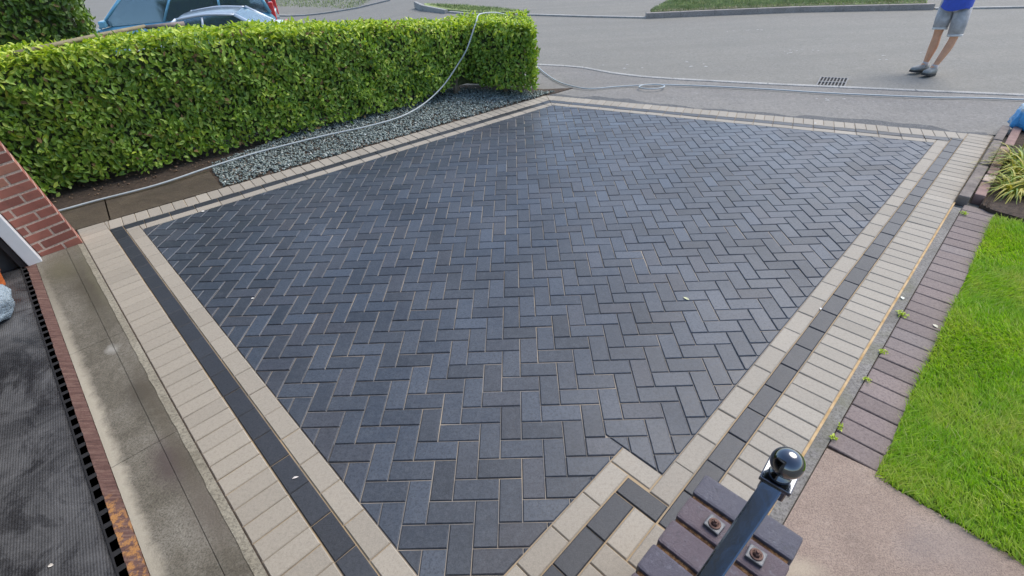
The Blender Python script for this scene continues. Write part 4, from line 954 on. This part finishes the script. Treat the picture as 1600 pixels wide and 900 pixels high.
bag = obj('plastic_bag', bm, k.m, smooth=True); bag.location = W(6.96, -1.27, 0.02); bag.rotation_euler = (0, 0, R(-35))
bm = bmesh.new(); sgnp = [(-0.10, 0.0), (-0.05, .045), (0.02, .03), (0.07, -.02), (0.02, -.055), (-0.06, -.04)]
fr = [bm.verts.new((x - 0.02, -0.128 - 0.002, 0.10 + z)) for x, z in sgnp]; bk = [bm.verts.new((x - 0.02, -0.118, 0.10 + z)) for x, z in sgnp]
bm.faces.new(fr); [bm.faces.new((fr[i], fr[(i + 1) % 6], bk[(i + 1) % 6], bk[i])) for i in range(6)]
obj('print_patch', bm, plain('navy_print', (0.10, 0.06, 0.35), 0.4), bag)
tag(bag, 'blue and white plastic bag lying at the corner of the flower bed by the pavement', 'bag')

# ------------------------------------------------------------------ cars
def car(name, label, cat, cx_, cy_, gz, rz, L, Wd, stations, paint, belt, roofz, trim, taper=0.16, plastic=None):
    """stations: list of (x, zlow, zbelt, zroof or None); +x = nose"""
    root = empty(name, (cx_, cy_, gz), rz)
    hw = Wd / 2; bm = bmesh.new(); rings = []
    for (x, z0, zb, nar) in stations:
        h = hw * nar; prof = [(-h * .90, z0), (-h * .99, z0 + .12), (-h, (z0 + zb) / 2 + .05), (-h * .97, zb - .06), (-h * .90, zb), (h * .90, zb), (h * .97, zb - .06), (h, (z0 + zb) / 2 + .05), (h * .99, z0 + .12), (h * .90, z0)]
        rings.append([bm.verts.new((x, y, z)) for y, z in prof])
    for a, b in zip(rings[:-1], rings[1:]):
        for i in range(10): bm.faces.new((a[i], a[(i + 1) % 10], b[(i + 1) % 10], b[i]))
    bm.faces.new(rings[0]); bm.faces.new(rings[-1][::-1])
    obj('body', bm, paint, root, smooth=False)
    # greenhouse: belt (x, y) -> roof (x, y)
    (xf0, xf1, xr1, xr0, zb, zr) = belt; rw = hw * (1 - taper); bw = hw * 0.93
    def side(sx, t, z):  # interpolated point on a pillar plane
        pass
    bm = bmesh.new(); nseg = 10; top = []
    for i in range(nseg + 1):
        t = i / nseg; x = xf1 + (xr1 - xf1) * t; cz = zr + 0.05 * math.sin(math.pi * t) - 0.03 * (t > .9)
        top.append([bm.verts.new((x, yy * rw, cz - 0.035 * abs(yy) ** 3)) for yy in (-1, -.8, -.4, 0, .4, .8, 1)])
    for a, b in zip(top[:-1], top[1:]):
        for i in range(6): bm.faces.new((a[i], a[i + 1], b[i + 1], b[i]))
    bmesh.ops.solidify(bm, geom=bm.faces[:], thickness=0.03); obj('roof', bm, paint, root, smooth=True)
    def pil(p, q, r, m=paint, nm='pillar'):
        bm = bmesh.new(); tube(bm, [p, q], r, 8); obj(nm, bm, m, root, smooth=True)
    for sy in (-1, 1):
        zr2 = zr - 0.03
        pil((xf0, sy * bw, zb - .02), (xf1, sy * rw, zr2), 0.032)
        pil((xr0, sy * bw, zb - .02), (xr1, sy * rw, zr2), 0.040)
        bm = bmesh.new(); tube(bm, smooth_path([(xf1, sy * (rw + .004), zr2), ((xf1 + xr1) / 2, sy * (rw + .006), zr + 0.018), (xr1, sy * (rw + .004), zr2)], 6), 0.022, 8); obj('roof_rail', bm, trim, root, smooth=True)
        ws = []
        cuts = [0.0, 0.36, 0.70, 1.0] if L > 4.2 else [0.0, 0.44, 1.0]
        for i in range(len(cuts) - 1):
            a, b = cuts[i], cuts[i + 1]; xb0 = xf0 + (xr0 - xf0) * a; xb1 = xf0 + (xr0 - xf0) * b; xt0 = xf1 + (xr1 - xf1) * a; xt1 = xf1 + (xr1 - xf1) * b
            bm = bmesh.new(); g_ = 0.012
            vs = [(xb0 - g_, sy * bw, zb), (xb1 + g_, sy * bw, zb), (xt1 + g_, sy * rw, zr2 + .03), (xt0 - g_, sy * rw, zr2 + .03)]
            f_ = bm.faces.new([bm.verts.new(v) for v in vs]); bmesh.ops.solidify(bm, geom=[f_], thickness=0.006); obj('side_window', bm, m_glass, root)
            if i: pil((xb0, sy * (bw + .004), zb), (xt0, sy * (rw + .004), zr2), 0.026, trim if L < 4.2 else paint)
            bm = bmesh.new(); box(bm, ((xb0 + xb1) / 2 - 0.3, sy * (hw + 0.004), zb - 0.14), (0.17, 0.03, 0.025), None, 0.008)
            if i < 2: obj('door_handle', bm, trim, root)
            else: bm.free()
        bm = bmesh.new(); box(bm, (xf0 - 0.14, sy * (hw + 0.09), zb + 0.07), (0.12, 0.2, 0.13), None, 0.03); obj('wing_mirror', bm, paint, root)
        bm = bmesh.new(); box(bm, (stations[-1][0] + 0.03, sy * (hw * .88 * stations[-1][3]), zb - 0.12 if L < 4.2 else zb - 0.02), (0.10, 0.16, 0.26 if L < 4.2 else 0.42), None, 0.02); obj('tail_light', bm, m_tail, root)
        bm = bmesh.new(); box(bm, (stations[0][0] - 0.04, sy * (hw * .70 * stations[0][3]), stations[0][2] - 0.10), (0.10, 0.30, 0.14), None, 0.03); obj('headlight', bm, m_glass, root)
        for xw in (L * .31, -L * .29):
            bm = bmesh.new(); rm = Matrix.Rotation(R(90), 3, 'X')
            lathe(bm, [(0.22, -0.10), (0.30, -0.10), (0.315, -0.07), (0.315, 0.07), (0.30, 0.10), (0.22, 0.10)], 28, (xw, sy * (hw - 0.10), 0.315), rm); wh = obj('wheel', bm, m_tyre, root)
            bm = bmesh.new(); lathe(bm, [(0.05, -0.09), (0.21, -0.085), (0.22, -0.06), (0.22, 0.06), (0.21, 0.085), (0.05, 0.09)], 20, (xw, sy * (hw - 0.09), 0.315), rm); obj('rim', bm, m_silver, wh)
    for (x0_, x1_, nm) in ((xf0, xf1, 'windscreen'), (xr0, xr1, 'rear_window')):
        bm = bmesh.new(); f_ = bm.faces.new([bm.verts.new(v) for v in ((x0_, -bw * .97, zb), (x0_, bw * .97, zb), (x1_, rw * .97, zr - .01), (x1_, -rw * .97, zr - .01))]); bmesh.ops.solidify(bm, geom=[f_], thickness=0.006); obj(nm, bm, m_glass, root)
    bm = bmesh.new(); box(bm, (0, 0, 0.35), (L * .9, Wd * .8, 0.25)); box(bm, ((xf1 + xr1) / 2, 0, zb - 0.12), (1.4, Wd * .7, 0.2)); obj('interior', bm, m_peg, root)
    tag(root, label, cat); return root
k = N('car_glass', 0.05, 0.8); k.color((0.26, 0.36, 0.42)); k.b.inputs['Metallic'].default_value = 0.7; k.b.inputs['Coat Weight'].default_value = 1.0; m_glass = k.m
m_tail = plain('red_lens', (0.62, 0.03, 0.03), 0.2, var=0.1); m_tyre = plain('tyre', (0.02, 0.02, 0.02), 0.9)
m_silver = plain('silver_trim', (0.62, 0.66, 0.70), 0.3, metal=0.4, var=0.05)
m_blue_p = plain('blue_metallic_paint', (0.13, 0.36, 0.50), 0.25, metal=0.3, var=0.06, coat=1.0)
m_silv_p = plain('silver_blue_paint', (0.60, 0.67, 0.72), 0.28, metal=0.25, var=0.05, coat=1.0)
HA = math.pi
car('hatchback', 'silver hatchback parked just behind the hedge showing only roof and windows', 'car', -6.62, 11.45, -0.62, HA + R(15), 3.95, 1.70,
    [(1.95, .28, .62, .72), (1.80, .22, .72, .88), (1.2, .2, .86, .97), (0.75, .2, .93, 1.0), (-1.5, .2, .97, 1.0), (-1.85, .25, .95, .93), (-1.97, .35, .85, .85)],
    m_silv_p, (0.82, 0.22, -1.02, -1.61, 0.95, 1.33), None, m_silver).scale = (0.93, 0.96, 0.95)
car('people_carrier', 'blue people carrier with red tail lights parked behind the silver hatchback', 'car', -8.62, 13.85, -0.93, HA + R(20), 4.65, 1.88,
    [(2.30, .30, .72, .75), (2.12, .24, .86, .9), (1.6, .22, 1.02, .98), (1.05, .22, 1.12, 1.0), (-1.9, .22, 1.16, 1.0), (-2.2, .25, 1.14, .96), (-2.30, .35, 1.05, .90)],
    m_blue_p, (1.30, 0.55, -2.0, -2.22, 1.12, 1.76), None, m_blue_p).scale = (1.12, 1.08, 1.12)

# ------------------------------------------------------------------ person
def skin_mesh(name, verts, edges, radii, m, parent, sub=2, root=0):
    me = bpy.data.meshes.new(name); me.from_pydata(verts, edges, []); o = bpy.data.objects.new(name, me); col.objects.link(o)
    o.modifiers.new('s', 'SKIN'); sv = me.skin_vertices[0].data
    for i, r in enumerate(radii):
        sv[i].radius = r if hasattr(r, '__len__') else (r, r)
        sv[i].use_root = (i == root)
    ss = o.modifiers.new('b', 'SUBSURF'); ss.levels = sub; ss.render_levels = sub
    dg = bpy.context.evaluated_depsgraph_get(); m2 = bpy.data.meshes.new_from_object(o.evaluated_get(dg)); bpy.data.objects.remove(o)
    for p in m2.polygons: p.use_smooth = True
    o2 = bpy.data.objects.new(name, m2); col.objects.link(o2); m2.materials.clear(); m2.materials.append(m); o2.parent = parent; return o2
m_skin = plain('skin', (0.60, 0.30, 0.17), 0.5, var=0.12, sc_=12)
m_short = plain('grey_shorts_cloth', (0.42, 0.415, 0.415), 0.85, var=0.30, sc_=11, bump=0.01)
m_hem = plain('pale_hem', (0.62, 0.60, 0.56), 0.85)
m_shirt = plain('blue_shirt_cloth', (0.05, 0.10, 0.50), 0.8, var=0.12, bump=0.01)
m_shoe = plain('grey_trainer', (0.24, 0.245, 0.23), 0.6, var=0.2, sc_=40); m_sole = plain('dark_sole', (0.04, 0.04, 0.04), 0.8); m_sock = plain('sock', (0.5, 0.45, 0.42), 0.9); m_hair = plain('brown_hair', (0.05, 0.035, 0.025), 0.7)
# local frame: x to image right, y away from the camera, z up; walking toward -x and slightly to the camera
pe = empty('person', (6.29, 6.42, -0.02), R(0)); pe.scale = (0.95, 0.95, 0.94)
A0 = Vector((0.03, -0.08, 0.09)); K0 = Vector((0.15, -0.05, 0.50)); H0_ = Vector((0.15, 0.02, 0.90))      # near leg
A1 = Vector((0.0, 0.08, 0.095)); K1 = Vector((0.03, 0.12, 0.50)); H1_ = Vector((0.04, 0.17, 0.90))      # far leg
vs = [(0.08, 0.10, 1.00), (0.08, 0.10, 1.18), (0.07, 0.10, 1.38), (0.06, 0.10, 1.50), (0.05, 0.10, 1.60), (0.03, 0.10, 1.70), (0.03, 0.10, 1.78),
      H0_, (H0_ + K0) / 2, K0, K0 * .65 + A0 * .35 + Vector((.015, 0, 0)), A0 + Vector((0.0, 0, .03)), A0 + Vector((-0.10, -0.03, -0.05)),
      H1_, (H1_ + K1) / 2, K1, K1 * .65 + A1 * .35 + Vector((.015, 0, 0)), A1 + Vector((0, 0, .03)), A1 + Vector((-0.10, -0.02, -0.055)),
      (0.09, -0.08, 1.42), (0.10, -0.14, 1.15), (-0.10, -0.14, 1.20), (0.06, 0.28, 1.42), (0.12, 0.34, 1.15), (-0.08, 0.34, 1.20)]
ed = [(0, 1), (1, 2), (2, 3), (3, 4), (4, 5), (5, 6), (0, 7), (7, 8), (8, 9), (9, 10), (10, 11), (11, 12), (0, 13), (13, 14), (14, 15), (15, 16), (16, 17), (17, 18), (2, 19), (19, 20), (20, 21), (2, 22), (22, 23), (23, 24)]
rad = [(.12, .15), (.11, .14), (.11, .16), (.055, .055), (.06, .06), (.085, .075), (.06, .055), .082, .075, .052, .056, .034, .026, .082, .075, .052, .062, .034, .026, .052, .038, .028, .052, .038, .028]
skin_mesh('body', [tuple(v) for v in vs], ed, rad, m_skin, pe)
# shirt
sv_ = [(0.10, 0.10, 0.845), (0.08, 0.10, 1.18), (0.07, 0.10, 1.36), (0.06, 0.10, 1.47), (0.09, -0.08, 1.41), (0.10, -0.13, 1.22), (0.06, 0.28, 1.41), (0.11, 0.33, 1.22)]
skin_mesh('shirt', sv_, [(0, 1), (1, 2), (2, 3), (2, 4), (4, 5), (2, 6), (6, 7)], [(.185, .215), (.150, .18), (.135, .18), (.075, .075), .068, .062, .068, .062], m_shirt, pe)
bm = bmesh.new(); e0 = [(0.10 + 0.172 * math.cos(t * math.pi / 12), 0.10 + 0.200 * math.sin(t * math.pi / 12)) for t in range(24)]
for z0_, z1_, f0, f1 in ((0.845, 0.98, 1.0, 0.97),):
    a_ = [bm.verts.new((0.10 + (x - 0.10) * f0, 0.10 + (y - 0.10) * f0, z0_ + 0.02 * math.sin(3 * i_ * math.pi / 12))) for i_, (x, y) in enumerate(e0)]; b_ = [bm.verts.new((0.10 + (x - 0.10) * f1, 0.10 + (y - 0.10) * f1, z1_)) for x, y in e0]
    c_ = [bm.verts.new((0.09 + (x - 0.10) * .8, 0.10 + (y - 0.10) * .8, 1.15)) for x, y in e0]
    for i_ in range(24): j_ = (i_ + 1) % 24; bm.faces.new((a_[i_], a_[j_], b_[j_], b_[i_])); bm.faces.new((b_[i_], b_[j_], c_[j_], c_[i_]))
obj('shirt_hem', bm, m_shirt, pe, smooth=True)
def cloth_leg(Hh, Kk, r0, r1, t1, parent):
    bm = bmesh.new(); pts_ = [Hh + Vector((0, 0, 0.02)), Hh.lerp(Kk, .35), Hh.lerp(Kk, .7), Hh.lerp(Kk, t1)]
    tube(bm, pts_, [r0, (r0 * 2 + r1) / 3 * 1.02, r1, r1 * 1.04], 18, cap=True); o = obj('shorts_leg', bm, m_short, parent, smooth=True)
    bm = bmesh.new(); a = Hh.lerp(Kk, t1 - 0.05); b = Hh.lerp(Kk, t1 + 0.005); tube(bm, [a, b], r1 * 1.07, 18); obj('hem', bm, m_hem, o, smooth=True)
sh = skin_mesh('shorts', [(0.08, 0.10, 1.00), (0.08, 0.10, 0.92), tuple(H0_ - Vector((0, 0, .05))), tuple(H0_.lerp(K0, .3)), tuple(H1_ - Vector((0, 0, .05))), tuple(H1_.lerp(K1, .3))], [(0, 1), (1, 2), (2, 3), (1, 4), (4, 5)],
     [(.125, .15), (.125, .15), .100, .105, .108, .105], m_short, pe)
for Hh, Kk, te in ((H0_, K0, .97), (H1_, K1, .80)):
    bm = bmesh.new(); tube(bm, [Hh.lerp(Kk, .10), Hh.lerp(Kk, .5), Hh.lerp(Kk, te)], [.098, .095, .088], 18); obj('shorts_leg', bm, m_short, pe, smooth=True)
    bm = bmesh.new(); tube(bm, [Hh.lerp(Kk, te - .05), Hh.lerp(Kk, te + .015)], [.091, .0905], 18); obj('hem', bm, m_hem, pe, smooth=True)
# feet
def shoe(A, yaw, pitch):
    e = Matrix.Translation(A) @ Matrix.Rotation(yaw, 4, 'Z') @ Matrix.Rotation(pitch, 4, 'Y')
    bm = bmesh.new(); rings = []
    for (x, h, w_) in ((-0.08, .06, .030), (-0.06, .095, .040), (0.0, .10, .043), (0.06, .075, .046), (0.12, .055, .050), (0.17, .045, .042), (0.20, .025, .02)):
        z0 = -0.065; rings.append([bm.verts.new(e @ Vector((-x, y, z))) for y, z in ((-w_, z0), (-w_, z0 + h * .55), (-w_ * .55, z0 + h), (w_ * .55, z0 + h), (w_, z0 + h * .55), (w_, z0))])
    for a, b in zip(rings[:-1], rings[1:]):
        for i in range(6): bm.faces.new((a[i], a[(i + 1) % 6], b[(i + 1) % 6], b[i]))
    bm.faces.new(rings[0]); bm.faces.new(rings[-1][::-1]); o = obj('shoe', bm, m_shoe, pe, smooth=True)
    bm = bmesh.new(); prof = [(-0.09, .03), (-0.06, .043), (0, .045), (0.06, .048), (0.12, .053), (0.175, .044), (0.208, .018)]
    t = [e @ Vector((-x, w_, -0.066)) for x, w_ in prof] + [e @ Vector((-x, -w_, -0.066)) for x, w_ in prof[::-1]]; dn = (e.to_3x3() @ Vector((0, 0, -0.024)))
    a = [bm.verts.new(p) for p in t]; b = [bm.verts.new(p + dn) for p in t]; bm.faces.new(a); bm.faces.new(b[::-1])
    for i in range(len(a)): bm.faces.new((a[i], a[(i + 1) % len(a)], b[(i + 1) % len(a)], b[i]))
    obj('sole', bm, m_sole, o)
shoe(A0, R(28), R(8)); shoe(A1, R(12), R(6))
for A in (A0, A1):
    bm = bmesh.new(); tube(bm, [A + Vector((0, 0, -.01)), A + Vector((0.004, 0, .055))], [.042, .040], 14); obj('sock', bm, m_sock, pe, smooth=True)
# head and hands
bm = bmesh.new(); bmesh.ops.create_uvsphere(bm, u_segments=24, v_segments=16, radius=1.0)
for v in bm.verts: v.co = Vector((0.035 + v.co.x * 0.098, 0.10 + v.co.y * 0.08, 1.735 + v.co.z * 0.10 + (0.004 if v.co.x > .3 else 0)))
bmesh.ops.bisect_plane(bm, geom=bm.verts[:] + bm.edges[:] + bm.faces[:], plane_co=(0.0, 0.1, 1.735), plane_no=(-0.6, 0, -0.75), clear_outer=True); obj('hair', bm, m_hair, pe, smooth=True)
for (y, z, x, r, nm, m) in ((0.10, 1.70, -0.062, 0.016, 'nose', m_skin), (0.072, 1.722, -0.047, 0.009, 'eye', m_white), (0.128, 1.722, -0.047, 0.009, 'eye', m_white), (0.10, 1.665, -0.045, 0.014, 'mouth', plain('lip', (0.4, 0.15, 0.12), 0.5)), (0.02, 1.70, 0.035, 0.018, 'ear', m_skin), (0.18, 1.70, 0.035, 0.018, 'ear', m_skin)):
    bm = bmesh.new(); bmesh.ops.create_icosphere(bm, subdivisions=2, radius=r, matrix=Matrix.Translation((x, y, z))); obj(nm, bm, m, pe, smooth=True)
for hx, hy, sg in ((-0.12, -0.14, -1), (-0.10, 0.34, 1)):
    V_h = [(hx, hy, 1.21), (hx - .05, hy, 1.18)]; E_h = [(0, 1)]; Rd = [(.026, .02), (.04, .018)]
    for q, (dy, ln) in enumerate(((-.033, .062), (-.011, .075), (.011, .08), (.033, .07))):
        i0 = len(V_h); V_h += [(hx - .08, hy + dy, 1.16), (hx - .085 - ln * .3, hy + dy, 1.16 - ln * .45), (hx - .07 - ln * .2, hy + dy, 1.16 - ln * .9)]; E_h += [(1, i0), (i0, i0 + 1), (i0 + 1, i0 + 2)]; Rd += [.009, .0085, .007]
    i0 = len(V_h); V_h += [(hx - .045, hy - .04 * sg, 1.185), (hx - .085, hy - .055 * sg, 1.165)]; E_h += [(1, i0), (i0, i0 + 1)]; Rd += [.011, .009]
    skin_mesh('hand', V_h, E_h, Rd, m_skin, pe, sub=1)
tag(pe, 'person in blue shirt, grey shorts and grey trainers walking along the street', 'person')
